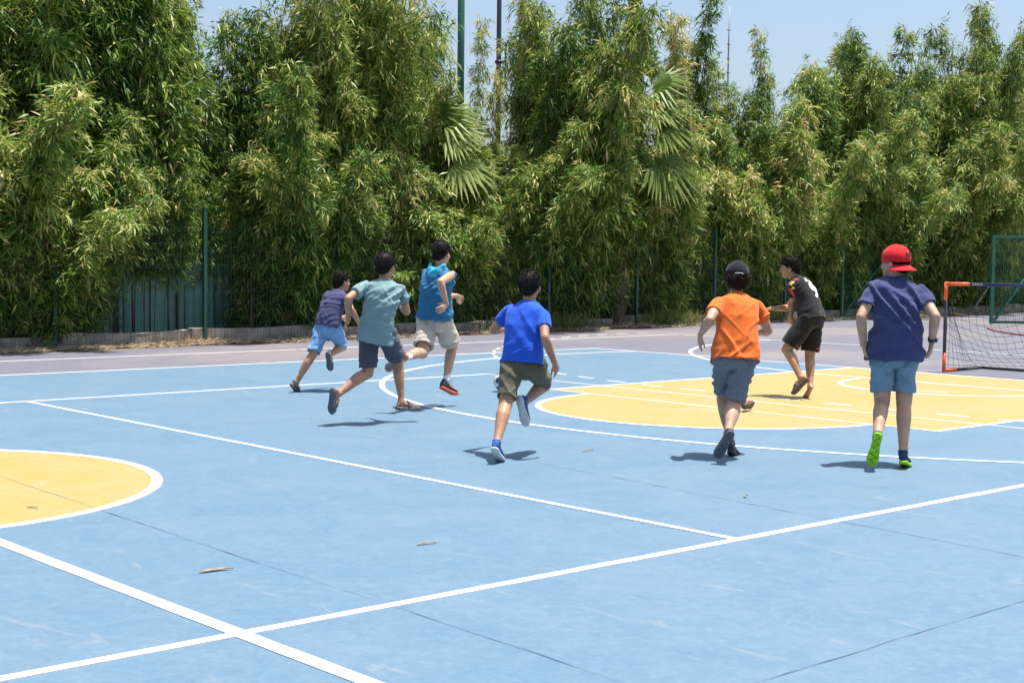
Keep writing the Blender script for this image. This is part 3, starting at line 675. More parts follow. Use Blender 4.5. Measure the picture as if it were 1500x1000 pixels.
for y in (0.0, -GW):
    def side(a, b, y=y):
        bx, bz = back(0 if y == 0 else 1, b)[0], back(0 if y == 0 else 1, b)[2]
        p0 = V_(0.02, y, max(0.05, GH*(1-b))); p1 = V_(bx, y, bz); q = p0+(p1-p0)*a
        q[1] += (0.05*math.sin(PI*a)*math.sin(PI*b)+hz(a, b)*0.6)*(-1 if y == 0 else 1); q[2] -= 0.06*math.sin(PI*a)*(1-b); q[2] = max(q[2], 0.02); return q
    netsheet(side, 8, 11)
mb.build('net', MT['net'], root)

# ------------------------------------------------------------------ ball, lost slide, dry leaves
bp_ = ground(736, 574); br = 0.100
mb = MB(); bm = bmesh.new(); bmesh.ops.create_icosphere(bm, subdivisions=5, radius=br)
ico = np.array([(0, s1, s2*1.618) for s1 in (-1, 1) for s2 in (-1, 1)]+[(s1, s2*1.618, 0) for s1 in (-1, 1) for s2 in (-1, 1)]+[(s2*1.618, 0, s1) for s1 in (-1, 1) for s2 in (-1, 1)]); ico /= np.linalg.norm(ico[0])
for f in bm.faces:
    c = np.array(f.calc_center_median().normalized()); f.material_index = int((ico@c).max() > 0.935); f.smooth = True
for v in bm.verts:
    c = np.array(v.co.normalized()); d = np.sort(ico@c); v.co *= 1-0.012*max(0, 1-abs(d[-1]-0.935)/0.012)
me = bpy.data.meshes.new('football'); bm.to_mesh(me); bm.free(); me.materials.append(MT['ball_white']); me.materials.append(MT['ball_dark'])
o = link('football', me); o.location = bp_+UPZ*(br+0.013); o.rotation_euler = (0.1, 0.3, 1.35); tag(o, 'white football with dark patches rolling on the blue court', 'ball')
rl = random.Random(2)
for (x, y, L, lab) in [(317, 838, 0.17, 'long pale dry bamboo leaf on the blue court beside the slab joint'), (625, 799, 0.11, 'flat grey dry leaf on the blue court near the attack line'), (861, 662, 0.10, 'curled grey dry leaf on the blue court beyond the blue trainers'),
                       (555, 293+250, 0.10, 'dry leaf lying beside the three point arc'), (1108, 593, 0.10, None), (1095, 729, 0.08, 'tiny brown leaf scrap on the blue court below the orange shirt boy'), (47, 746, 0.07, 'small brown leaf scrap on the yellow centre circle')]:
    if lab is None: continue
    g = ground(x, y); mb = MB(); n = 7; a0 = rl.random()*6.28 if x != 317 else math.atan2(RIGHT[1], RIGHT[0])+0.6
    d = np.array([math.cos(a0), math.sin(a0), 0]); s = np.array([-d[1], d[0], 0]); top = []; bot = []
    for i in range(n):
        t = i/(n-1); wv = L*0.10*math.sin(PI*min(1, t*0.9+0.06)); c = d*(t-0.5)*L+s*0.02*math.sin(3*t)+UPZ*(0.0075+0.003*math.sin(PI*t)+0.001*t)
        top.append([c-s*wv+UPZ*0.004, c, c+s*wv+UPZ*0.005])
    for i in range(n-1):
        mb.add(top[i]+top[i+1], [(0, 1, 4, 3), (1, 2, 5, 4)])
    o = mb.build('dry_leaf', MT['leaf_dry'], None); o.location = g; tag(o, lab, 'leaf')

# ------------------------------------------------------------------ footwear in a foot frame
def frame_pts(A, fw, up, rt):
    return lambda f, u, r: A+fw*f+up*u+rt*r
OUT = [(-0.055, 0.016), (-0.045, 0.026), (-0.02, 0.031), (0.02, 0.029), (0.06, 0.030), (0.10, 0.037), (0.135, 0.041), (0.16, 0.036), (0.178, 0.024), (0.186, 0.010)]   # (forward, half width) for a 0.24 m shoe
def sole_mesh(mb, T, k, z0, z1, grow=1.0, mi=0, spring=0.012, inset=0.0):
    """slab following the shoe outline between heights z0<z1 (frame units, scaled k)"""
    pr = [(f, w_*grow) for f, w_ in OUT]; loop = [(f, w_) for f, w_ in pr]+[(f, -w_*0.88) for f, w_ in pr[::-1]]
    def lift(f): return spring*max(0, (f-0.11)/0.075)**2
    rs_ = []
    for z, g in ((z0, 0.94), (z0+(z1-z0)*0.25, 1.0), (z1-(z1-z0)*0.2, 1.0), (z1, 0.95)):
        rs_.append(np.array([T(((f-0.06)*g+0.06)*k, (z+lift(f))*k, r*g*k) for f, r in loop]))
    mb.rings(rs_, True, mi)
def shoe_upper(mb, T, k, zs, high=0.0):
    prof = [(-0.052, 0.020, 0.052), (-0.04, 0.027, 0.066), (-0.015, 0.030, 0.072), (0.02, 0.029, 0.068), (0.055, 0.030, 0.057), (0.09, 0.035, 0.046), (0.125, 0.038, 0.038), (0.15, 0.034, 0.031), (0.170, 0.023, 0.024), (0.180, 0.010, 0.015)]
    rs_ = []
    for f, w_, h in prof:
        ring = []
        for i in range(18):
            a = 2*PI*i/18; c, s_ = math.cos(a), math.sin(a); x = np.sign(c)*abs(c)**0.75*w_; y = (h/2)*(1+np.sign(s_)*abs(s_)**0.8)
            if s_ > 0: x *= 1-0.28*s_
            ring.append(T(f*k, (zs+y)*k, x*k))
        rs_.append(np.array(ring))
    mb.rings(rs_, True)
    mb.tube([T(-0.012*k, (zs+0.05)*k, 0), T(-0.016*k, (zs+0.078+high)*k, 0)], [0.034*k, 0.031*k], 16)

# ------------------------------------------------------------------ people
def solve(parent, px, L, sgn):
    w_ = nrm(ray(*px)); q = CAM-parent; b = w_@q; c = q@q-L*L; disc = b*b-c
    if disc <= 0: return CAM+w_*(-b)
    return CAM+w_*(-b+sgn*math.sqrt(disc))
def wrinkle(me, org, X, Y, Z, amp, seed, fold=1.0):
    co = get_co(me); no = get_no(me); q = co-org; x, y, z = q@X, q@Y, q@Z
    s = seed*7.3
    def P(a, b, c): return perlin(np.stack([a+s, b+s*0.7, c-s], 1))
    d = 0.9*P(x*5, y*5, z*4)
    for ang, fr, wgt in ((0.7, 1.0, 1.0), (-0.85, 0.9, 1.0), (0.1, 1.2, 0.5), (1.35, 0.8, 0.7)):
        a = x*math.cos(ang)+z*math.sin(ang); b = -x*math.sin(ang)+z*math.cos(ang)
        n = P(a*1.7*fr+ang*5, y*2.0*fr, b*12*fr); d += 1.55*wgt*fold*(np.exp(-(n/0.12)**2)-0.35)*np.clip(0.40+1.5*P(x*2.6+9+ang, y*2.6, z*2.6), 0, 1)
    set_co(me, co+no*(d*amp)[:, None])
def head_parts(mb, C, f, u, r, s):
    E = lambda o, rad: mb.ellipsoid(C+r*o[0]*s+f*o[1]*s+u*o[2]*s, r*rad[0]*s, f*rad[1]*s, u*rad[2]*s)
    E((0, -0.010, 0.020), (0.0735, 0.090, 0.080)); E((0, 0.030, -0.040), (0.058, 0.055, 0.066)); E((0, 0.062, -0.098), (0.028, 0.024, 0.020)); E((0, 0.045, -0.085), (0.042, 0.04, 0.028))
    E((0, 0.096, -0.038), (0.0125, 0.017, 0.013)); E((0, 0.088, -0.018), (0.009, 0.012, 0.024)); E((0, 0.072, 0.006), (0.050, 0.014, 0.012)); E((0, 0.0835, -0.068), (0.022, 0.010, 0.006)); E((0, 0.082, -0.078), (0.019, 0.010, 0.006))
    for sg in (-1, 1):
        E((sg*0.036, 0.055, -0.045), (0.024, 0.026, 0.026))
        c = C+r*sg*0.076*s-f*0.008*s-u*0.028*s; mb.ellipsoid(c, (r*0.010*sg+f*-0.006)*s, (f*0.019-u*0.003)*s, u*0.031*s, 12, 8)
def skull_R(dl):
    """distance to the skull surface along local unit directions dl (n,3: r,f,u) from the head origin"""
    out = np.zeros(len(dl))
    for c, rad in (((0, -0.010, 0.020), (0.0735, 0.090, 0.080)), ((0, -0.030, -0.035), (0.060, 0.062, 0.060)), ((0, 0.030, -0.04), (0.058, 0.055, 0.066))):
        c = np.array(c); rad = np.array(rad); D = dl/rad; O = -c/rad; a = (D*D).sum(1); b = D@O; cc = O@O-1
        out = np.maximum(out, (-b+np.sqrt(np.maximum(b*b-a*cc, 0)))/a)
    return out
HAIRLINE = ([0, 35, 62, 80, 95, 112, 135, 180], [34, 28, 10, -8, 6, -14, -40, -50])
def shell(C, f, u, r, s, thick, line_, noise_amp, seed, nu=96, nv=64, fr=26, inside=0.010):
    th = np.linspace(0, 2*PI, nu, endpoint=False); ph = np.linspace(-PI/2+0.02, PI/2-0.005, nv)
    TH, PHI = np.meshgrid(th, ph); d = np.stack([np.cos(PHI)*np.sin(TH), np.cos(PHI)*np.cos(TH), np.sin(PHI)], -1).reshape(-1, 3)
    az = np.degrees(np.arctan2(np.abs(d[:, 0]), d[:, 1])); el = np.degrees(np.arcsin(d[:, 2])); hl = np.interp(az, line_[0], line_[1])
    m = np.clip((el-hl+4)/8, 0, 1); m = m*m*(3-2*m)
    n = perlin(d*fr*0.35+seed)*0.6+perlin(d*fr*0.9+seed*2)*0.5; R = skull_R(d)+m*(thick*(0.72+0.28*np.clip(np.sin(np.radians(el)), -0.2, 1))+noise_amp*n)-(1-m)*inside
    p = C+s*(R[:, None]*(d[:, :1]*r+d[:, 1:2]*f+d[:, 2:]*u)); fs = []
    for j in range(nv-1):
        for i in range(nu):
            k_ = (i+1) % nu; fs.append((j*nu+i, j*nu+k_, (j+1)*nu+k_, (j+1)*nu+i))
    fs.append(tuple(range(nu))[::-1]); fs.append(tuple((nv-1)*nu+i for i in range(nu)))
    return p, fs, d, m, R
def strands(mb, C, f, u, r, s, d, m, R, n, L, rs, curl=0.0, wid=0.0019):
    idx = rs.choice(len(d), n, p=(m > 0.6)*np.cos(np.arcsin(np.clip(d[:, 2], -1, 1)))/((m > 0.6)*np.cos(np.arcsin(np.clip(d[:, 2], -1, 1)))).sum())
    for i in idx:
        dd = d[i]+rs.normal(0, 0.03, 3); w3 = nrm(dd[0]*r+dd[1]*f+dd[2]*u); p = C+s*(R[i]-0.004)*w3
        t = nrm(w3*0.75+rs.normal(0, 0.45, 3)-UPZ*0.15); q = p+w3*0.003+t*L*(0.5+rs.rand()); a = nrm(np.cross(t, w3))*wid
        if curl: mid = (p+q)/2+rs.normal(0, curl, 3)
        else: mid = (p+q)/2+w3*0.003
        mb.add([p-a, p+a, mid+a, mid-a, q], [(0, 1, 2, 3), (3, 2, 4)])
def hand(mb, W, E, palm_n, s, curl=0.7, side=1, spread=0.10):
    """W wrist, E direction end, palm_n palm-facing normal, side +1 when thumb lies along cross(d, palm)"""
    d = nrm(E-W); n = nrm(palm_n-d*(palm_n@d)); x = np.cross(d, n)*side
    rs_ = []
    for t, wd, tk in ((-0.005, 0.020, 0.017), (0.02, 0.026, 0.016), (0.05, 0.035, 0.0145), (0.075, 0.037, 0.0125), (0.085, 0.034, 0.010)):
        rs_.append(sring(W+d*t*s, x, n, wd*s, tk*s, 2.6, 18))
    mb.rings(rs_)
    for i, (off, L) in enumerate(((0.028, 0.062), (0.0095, 0.070), (-0.0095, 0.065), (-0.027, 0.050))):
        p = W+d*0.078*s+x*off*s; dr = nrm(d+x*(1.5-i)*spread); pts = [p-d*0.01*s, p]; a = 0
        for sg, fr_ in enumerate((0.45, 0.32, 0.23)):
            a += curl*(0.55+0.12*i)*(0.9 if sg else 0.7); v = nrm(dr*math.cos(a)+n*math.sin(a)); pts.append(pts[-1]+v*L*fr_*s)
        mb.tube(pts, [0.0088*s, 0.0088*s, 0.008*s, 0.0072*s, 0.0055*s], 8)
    p = W+d*0.026*s+x*0.024*s; v1 = nrm(d*0.7+x*0.75+n*0.25); v2 = nrm(d*0.95+x*0.25+n*0.35)
    mb.tube([p-x*0.01*s, p+v1*0.028*s, p+v1*0.028*s+v2*0.030*s, p+v1*0.03*s+v2*0.052*s], [0.011*s, 0.0105*s, 0.009*s, 0.006*s], 8)
def limb(mb, a, b, prof, lat, k=20):
    a, b = np.asarray(a), np.asarray(b); t = nrm(b-a); x = nrm(lat-t*(lat@t)); y = np.cross(t, x)
    mb.rings([sring(a+(b-a)*q, x, y, rx, ry, 2.0, k) for q, rx, ry in prof])

def person(K):
    H = K['H']; lab = K['label']; rs = np.random.RandomState(K['seed']); skin = MT[K['skin']]; J = {}
    dref = depth_of(ground(*K['contact']))+K['dp']
    J['pel'] = at(*K['pelvis'], dref)
    J['nek'] = solve(J['pel'], K['neck'], 0.30*H, K.get('lean', 1))
    sp = nrm(J['nek']-J['pel'])
    yw = R_(K['hipyaw']); fwd = AWAY*math.cos(yw)+RIGHT*math.sin(yw); hl = RIGHT*math.cos(yw)-AWAY*math.sin(yw)
    hl = nrm(hl-sp*(hl@sp)*0.6)
    for sd, sg in (('L', -1), ('R', 1)):
        J[sd+'hip'] = J['pel']+hl*sg*0.052*H-sp*0.015*H
        for nm, par, L in (('sho', 'nek', 0.108), ('elb', sd+'sho', 0.168), ('wri', sd+'elb', 0.142), ('han', sd+'wri', 0.095), ('kne', sd+'hip', 0.240), ('ank', sd+'kne', 0.232), ('toe', sd+'ank', 0.118)):
            if sd+nm in K:
                px, py, sgn = K[sd+nm]; J[sd+nm] = solve(J[par], (px, py), L*H, sgn)
    root_p = ground(*K['contact']); root_p[2] = 0; root = empty('person', root_p); tag(root, lab, 'person')
    sl_ = nrm(J['Rsho']-J['Lsho'])
    def tor(s_):
        lat = nrm(hl*(1-s_)+sl_*s_) if 0 <= s_ <= 1 else (hl if s_ < 0 else sl_); lat = nrm(lat-sp*(lat@sp)); fr = np.cross(sp, lat)
        c = J['pel']+(J['nek']-J['pel'])*s_-fr*0.018*H*math.sin(PI*min(max(s_, 0), 1)); return c, lat, fr
    # head frame
    hy = R_(K['headyaw']); hp_ = R_(K.get('headpitch', 0)); hf = AWAY*math.cos(hy)+RIGHT*math.sin(hy); hf = nrm(hf*math.cos(hp_)+UPZ*math.sin(hp_))
    hr = nrm(np.cross(hf, UPZ)); rl_ = R_(K.get('headroll', 0)); hu = np.cross(hr, hf); hr, hu = hr*math.cos(rl_)+hu*math.sin(rl_), hu*math.cos(rl_)-hr*math.sin(rl_)
    hs = K.get('hs', 1.0); hc = at(*K['head'], depth_of(J['nek'])+K.get('hd', 0.03))
    # ---------------- body (one skin)
    mb = MB(); g = H
    mb.rings([sring(*tor(s_), rx*g, ry*g, 2.3) for s_, rx, ry in ((-0.16, 0.055, 0.045), (-0.08, 0.078, 0.054), (0.05, 0.080, 0.056), (0.2, 0.076, 0.053), (0.38, 0.074, 0.052), (0.6, 0.088, 0.060), (0.8, 0.090, 0.055), (0.88, 0.072, 0.044), (0.94, 0.044, 0.034), (0.99, 0.030, 0.030))])
    nb = J['nek']+sp*0.0*g; nt_ = hc-hu*0.05*hs-hf*0.012*hs
    limb(mb, J['nek']-sp*0.03*g+tor(1)[2]*0.012*g, nt_, ((0, 0.032*g, 0.032*g), (0.35, 0.031*g, 0.032*g), (1, 0.033*g, 0.036*g)), hr)
    head_parts(mb, hc, hf, hu, hr, hs)
    fat = K.get('fat', 1.0); fk = 1+(fat-1)*0.4
    for sd, sg in (('L', -1), ('R', 1)):
        S, Eb, W, Hn = (J[sd+q] for q in ('sho', 'elb', 'wri', 'han'))
        mb.ellipsoid(S, sl_*0.022*g, sp*0.020*g, np.cross(sl_, sp)*0.022*g)
        limb(mb, S, Eb, ((-0.05, .020*g, .021*g), (0.12, .0235*g, .024*g), (0.32, .0265*g*fat, .027*g*fat), (0.6, .026*g*fat, .027*g*fat), (0.9, .0225*g, .023*g), (1.04, .020*g, .021*g)), sl_)
        mb.ellipsoid(Eb, sl_*.0215*g, sp*.0215*g, np.cross(sl_, sp)*.0215*g)
        ld = nrm(np.cross(nrm(W-Eb), tor(1)[2]))
        limb(mb, Eb, W, ((-0.04, .0205*g, .021*g), (0.18, .0245*g*fat, .0235*g*fat), (0.5, .0215*g*fat, .020*g), (0.85, .0165*g, .014*g), (1.03, .0165*g, .0125*g)), ld)
        pn = K.get(sd+'palm'); pn = (RIGHT*pn[0]-UPZ*pn[1]+AWAY*pn[2]) if pn else (-sl_*sg)
        hand(mb, W, Hn, nrm(pn), g*0.62+0.02, K.get(sd+'curl', 0.6), K.get(sd+'side', -sg))
        hp2, kn, an, to_ = (J[sd+q] for q in ('hip', 'kne', 'ank', 'toe'))
        th = nrm(kn-hp2); sh = nrm(an-kn); fl = fwd-sh*(fwd@sh)
        latl = nrm(np.cross(fwd, UPZ))
        limb(mb, hp2, kn, ((-0.08, .055*g, .058*g), (0.2, .049*g*fk, .054*g*fk), (0.55, .042*g*fk, .047*g*fk), (0.85, .037*g, .038*g), (1.03, .033*g, .034*g)), latl)
        mb.ellipsoid(kn, latl*.0335*g, UPZ*.035*g, np.cross(latl, UPZ)*.0345*g)
        bk = nrm(np.cross(sh, latl)); bk = bk if bk@th > 0 or True else -bk
        # calf bulges on the rear of the shank
        rear = nrm(-(fwd-sh*(fwd@sh))) if abs(fwd@sh) < 0.95 else nrm(UPZ-sh*(UPZ@sh))
        kneedir = th-sh*(th@sh)
        if np.linalg.norm(kneedir) > 0.25: rear = -nrm(kneedir)*-1 if False else nrm(-kneedir) if (-kneedir)@rear > 0 else rear
        x = nrm(np.cross(sh, rear)); rr = []
        for q, rx, ry, o_ in ((-0.04, .032, .033, 0), (0.12, .0335*fat, .034*fat, .003), (0.3, .0345*fat, .036*fat, .008), (0.5, .030*fat, .031*fat, .006), (0.72, .0235, .025, .001), (0.9, .0195, .0215, 0), (1.04, .020, .024, 0)):
            rr.append(sring(kn+(an-kn)*q+rear*o_*g, x, rear, rx*g, ry*g, 2.0, 20))
        mb.rings(rr)
        # foot frame
        t_ = nrm(to_-an); up0 = -sh-t_*((-sh)@t_)
        if np.linalg.norm(up0) < 0.15: up0 = fwd-t_*(fwd@t_)
        up0 = nrm(up0)
        if (sd+'up') in K:
            a_ = K[sd+'up']; up0 = RIGHT*a_[0]-UPZ*a_[1]+AWAY*a_[2]; up0 = nrm(up0-t_*(up0@t_))
        ca, sa = math.cos(R_(19)), math.sin(R_(19)); ff = t_*ca+up0*sa; fu = up0*ca-t_*sa; frt = np.cross(ff, fu); k_ = 0.63*g+0.02
        k_ = g/1.5*0.94; A0 = an; T = lambda f, u, r, A0=A0, ff=ff, fu=fu, frt=frt, sg=sg: A0+ff*f+fu*u+frt*r*sg
        J[sd+'T'] = T; J[sd+'k'] = k_; zs = -0.066
        J[sd+'up'] = fu
        # bare foot
        rr = []
        for f, w_, h in ((-0.046, 0.016, 0.036), (-0.036, 0.024, 0.052), (-0.01, 0.027, 0.066), (0.02, 0.026, 0.060), (0.05, 0.028, 0.046), (0.085, 0.032, 0.033), (0.115, 0.035, 0.026), (0.14, 0.033, 0.020)):
            ring = []
            for i in range(18):
                a = 2*PI*i/18; c, s_ = math.cos(a), math.sin(a); xx = np.sign(c)*abs(c)**0.8*w_; y = (h/2)*(1+np.sign(s_)*abs(s_)**0.8)
                if s_ > 0: xx *= 1-0.3*s_
                ring.append(T(f*k_, (zs+0.018+y)*k_, xx*k_))
            rr.append(np.array(ring))
        mb.rings(rr); mb.ellipsoid(an, ff*.024*g, fu*.022*g, frt*.022*g)
        for i, (rt_, L, rd) in enumerate(((-0.024, 0.040, 0.0115), (-0.007, 0.036, 0.0085), (0.006, 0.031, 0.008), (0.018, 0.025, 0.0078), (0.028, 0.018, 0.0075))):
            b0 = T(0.128*k_, (zs+0.029)*k_, rt_*k_*0.98); b1 = T((0.132+L)*k_, (zs+0.026)*k_, rt_*k_*1.06)
            mb.tube([b0, (b0+b1)/2+fu*0.002, b1], [rd*k_, rd*k_*1.0, rd*k_*0.8], 8)
    if K.get('dbg'): return J
    me = remesh(mb, 0.0052, 2); me.materials.append(skin); co = get_co(me); set_co(me, co-root_p); link('body', me, root)
    # eyes and brows
    for sg in (-1, 1):
        c = hc+hr*sg*0.030*hs+hf*0.0715*hs-hu*0.016*hs; b = MB(); b.ellipsoid(c, hr*0.0110*hs, hu*0.0085*hs, hf*0.0115*hs, 16, 12)
        b.m = [1 if np.mean([b.v[0][i] for i in f], 0)@hf-c@hf > 0.0062*hs else 0 for f in b.f]; b.build('eye', [MT['eye_white'], MT['eye_dark']], root, root_p)
        b = MB(); b.tube([hc+(hr*sg*(0.014+0.012*i)+hf*(0.0855-0.004*i-0.002*i*i)+hu*(0.006+0.003*math.sin(i*1.4)))*hs for i in range(4)], [0.003, 0.0042, 0.0036, 0.0015], 6); b.build('eyebrow', MT['hair'], root, root_p)
    # ---------------- hair / cap
    cap = K.get('cap'); hairm = MT[K.get('hair', 'hair')]
    b = MB(); p_, fs, d, m, R = shell(hc, hf, hu, hr, hs, K.get('hair_t', 0.010) if not cap else 0.006, HAIRLINE, K.get('hair_n', 0.0035), K['seed'])
    b.add(p_, fs); strands(b, hc, hf, hu, hr, hs, d, m*(1 if not cap else (d[:, 2] < 0.15)), R, K.get('hair_s', 2600), K.get('hair_l', 0.013), rs, K.get('curl', 0.0))
    b.build('hair', hairm, root, root_p)
    if cap:
        cf = hf*cap['dir']; cr = hr*cap['dir']; cu_ = hu
        tilt = R_(cap.get('tilt', 0)); cfn = cf*math.cos(tilt)+cu_*math.sin(tilt); cun = cu_*math.cos(tilt)-cf*math.sin(tilt)
        lineup = ([0, 60, 120, 180], [cap.get('front', 9), 0, -16, cap.get('back', -12)]) if cap['dir'] > 0 else ([0, 60, 120, 180], [cap.get('back', -4), -4, -4, cap.get('front', -2)])
        p_, fs, d, m, R = shell(hc, hf, hu, hr, hs, 0.021, lineup, 0.0022, K['seed']+3, fr=9, inside=0.004)
        # six-panel seams and button
        az = np.arctan2(d[:, 0], d[:, 1]); seam = np.abs(((az/(PI/3)) % 1)-0.5); sd_ = np.clip(1-(0.5-seam)/0.03, 0, 1)*(d[:, 2] > 0.2)
        p_ = p_-(p_-hc)*(sd_*0.014)[:, None]
        b = MB(); b.add(p_, fs); b.ellipsoid(hc+hu*(0.121)*hs-hf*0.004, hr*0.007, hf*0.007, hu*0.004, 10, 6)
        co_ = b.build('cap', MT[cap['mat']], root, root_p)
        b = MB(); top = []; bot = []                                  # brim
        for i in range(21):
            a = (i/20-0.5)*R_(150); rowt = []
            for j in range(7):
                q = j/6; az_ = a; rin = 0.094; ext = 0.082*max(0, math.cos(a*1.12))**0.55
                rad = rin*0.93+ext*q+0.004; h = -0.002-0.030*(math.sin(a)**2)-0.034*q+cap.get('bz', 0.010)
                rowt.append(hc+hs*(cfn*(rad*math.cos(a)-0.006)+cr*(rad*math.sin(a)*0.90)+cun*h))
            top.append(rowt)
        n_ = 7; V = [p for rw_ in top for p in rw_]+[p-cun*0.0045 for rw_ in top for p in rw_]; o_ = len(top)*n_; F = []
        for i in range(20):
            for j in range(n_-1):
                q = i*n_+j; F.append((q, q+1, q+n_+1, q+n_)); F.append((o_+q, o_+q+n_, o_+q+n_+1, o_+q+1))
            F.append((i*n_+n_-1, o_+i*n_+n_-1, o_+(i+1)*n_+n_-1, (i+1)*n_+n_-1)); F.append((i*n_, (i+1)*n_, o_+(i+1)*n_, o_+i*n_))
        F += [tuple(q for q in (j, o_+j, o_+j+1, j+1)) for j in range(n_-1)]+[(20*n_+j, 20*n_+j+1, o_+20*n_+j+1, o_+20*n_+j) for j in range(n_-1)]
        b.add(V, F); b.build('brim', MT[cap['mat']], co_, root_p)
        if cap.get('logo'):
            stick(cap['logo'][0], cap['logo'][1], hc+cfn*0.3*0+cu_*cap['logo'][2]*hs, cf, hc, co_, root_p, MT['print_black'], 'logo', co_.data, root_p, up=cu_, bold=0.0012, thick=0.0016)
        if cap.get('arc'):
            b = MB(); pts = [hc+hs*(-hf*0.116*math.cos(a)+hr*0.105*math.sin(a)+hu*(0.018+0.010*math.cos(a*3.0))) for a in np.linspace(-0.34, 0.42, 12)]
            bv = BVHTree.FromPolygons([Vector(v_.co) for v_ in co_.data.vertices], [tuple(f_.vertices) for f_ in co_.data.polygons]); q2 = []
            for p in pts:
                h_ = bv.find_nearest(Vector(p-root_p)); q2.append(np.array(h_[0]+h_[1]*0.001)+root_p)
            b.tube(q2, [0.0012]+[0.0034 if i % 3 else 0.0022 for i in range(10)]+[0.0012], 6); b.build('stitched_lettering', MT['print_white'], co_, root_p)
    # ---------------- shirt
    sh = K['shirt']; mb = MB(); ex = sh.get('ease', 0.010); hem = sh.get('hem', -0.16); fl_ = sh.get('flare', 0.010); bb = sh.get('billow', 0.012)
    prof = [(hem, 0.097+fl_, 0.074+fl_), (hem*0.4, 0.098+fl_*0.7, 0.072+fl_*0.8), (0.12, 0.096+fl_*0.4, 0.069+fl_*0.5), (0.32, 0.091, 0.066), (0.55, 0.096, 0.068), (0.75, 0.102, 0.067), (0.84, 0.098, 0.059), (0.905, 0.076, 0.050), (0.955, 0.050, 0.040), (1.0, 0.031, 0.030)]
    def R2(s_, rx, ry, gx=0.0, inn=0.0):
        c, lat, fr = tor(s_); bz = bb*math.sin(PI*min(max((s_-hem)/(0.75-hem), 0), 1)); return sring(c-fr*bz, lat, fr, rx*g+ex-inn, ry*g+ex-inn+bz*0.6, 2.35, 40)
    s0, rx0, ry0 = prof[0]
    rings_ = [R2(s0+0.09, rx0, ry0, 0, 0.034), R2(s0+0.02, rx0, ry0, 0, 0.016), R2(s0-0.004, rx0, ry0, 0, 0.006), R2(s0, rx0, ry0)]+[R2(*q) for q in prof[1:]]
    mb.rings(rings_)
    slv = sh.get('sleeve', 0.62)
    for sd in 'LR':
        S, Eb = J[sd+'sho'], J[sd+'elb']
        mb.ellipsoid(S-sp*0.006*g, sl_*(0.029*g+ex*0.25), sp*(0.025*g+ex*0.2), np.cross(sl_, sp)*(0.031*g+ex*0.4))
        if slv > 0:
            t = nrm(Eb-S); L = np.linalg.norm(Eb-S); x = nrm(sl_-t*(sl_@t)); y = np.cross(t, x); sl2 = K.get(sd+'slv', slv)
            rr = [(sl2-0.2, .020*g, 0.0), (sl2-0.02, .0275*g, 0.001), (sl2+0.004, .0285*g, ex*0.3+0.001), (sl2, .0305*g, ex*0.5+0.004), (sl2*0.6, .0315*g, ex*0.5+0.002), (0.12, .0300*g, ex*0.45), (-0.06, .023*g, 0)]
            mb.rings([sring(S+t*L*q, x, y, rd+e_, rd+e_, 2.0, 24) for q, rd, e_ in rr])
        else:
            c = S+sl_*(0.012*g)*(1 if sd == 'R' else -1); 
    sm = remesh(mb, 0.0062, 7); c0, l0, f0 = tor(0.5); wrinkle(sm, c0, l0, f0, sp, 1.5*sh.get('amp', 0.0075), K['seed'], sh.get('fold', 1.0))
    sm.materials.append(MT[sh['mat']]); set_co(sm, get_co(sm)-root_p); shirt = link('shirt', sm, root)
    # collar rib
    c, lat, fr = tor(1.0); b = MB(); b.tube([c-sp*0.002*g+lat*math.cos(a)*(0.0315*g+ex*0.95)+fr*(math.sin(a)*(0.031*g+ex*0.95)) for a in np.linspace(0, 2*PI, 33)], 0.0055, 8); b.build('collar', MT[sh.get('collar', sh['mat'])], shirt, root_p)
    # ---------------- shorts
    st = K['shorts']; mb = MB(); e2 = st.get('ease', 0.012)
    mb.rings([sring(*tor(s_), rx*g+e2*0.6, ry*g+e2*0.8, 2.3, 36) for s_, rx, ry in ((-0.30, 0.060, 0.050), (-0.20, 0.089*fk, 0.066*fk), (-0.08, 0.096*fk, 0.068*fk), (0.03, 0.088, 0.060), (0.10, 0.080, 0.055))])
    for sd, sg in (('L', -1), ('R', 1)):
        hp2, kn = J[sd+'hip'], J[sd+'kne']; t = nrm(kn-hp2); L = np.linalg.norm(kn-hp2); x = nrm(hl-t*(hl@t)); y = np.cross(t, x); q1 = st.get(sd, st['len']); fl2 = st.get('flare', 0.018)
        rr = [(q1-0.3, .036*g, 0.0), (q1-0.03, .040*g, fl2-0.006), (q1+0.005, .041*g, fl2+0.000), (q1, .0425*g*fk, fl2+0.005), (q1*0.7, .0475*g*fk, fl2), (q1*0.35, .056*g*fk, e2), (0.0, .057*g*fk, e2), (-0.12, .05*g, e2*0.5)]
        mb.rings([sring(hp2+t*L*q, x, y, rd*(0.86 if q > 0.2 else 1)+e_, rd*1.04+e_, 2.2, 28) for q, rd, e_ in rr])
    sm2 = remesh(mb, 0.0058, 2); wrinkle(sm2, J['pel'], hl, fwd, UPZ, 1.15*st.get('amp', 0.0065), K['seed']+11, 1.0)
    sm2.materials.append(MT[st['mat']]); set_co(sm2, get_co(sm2)-root_p); shorts = link('shorts', sm2, root)
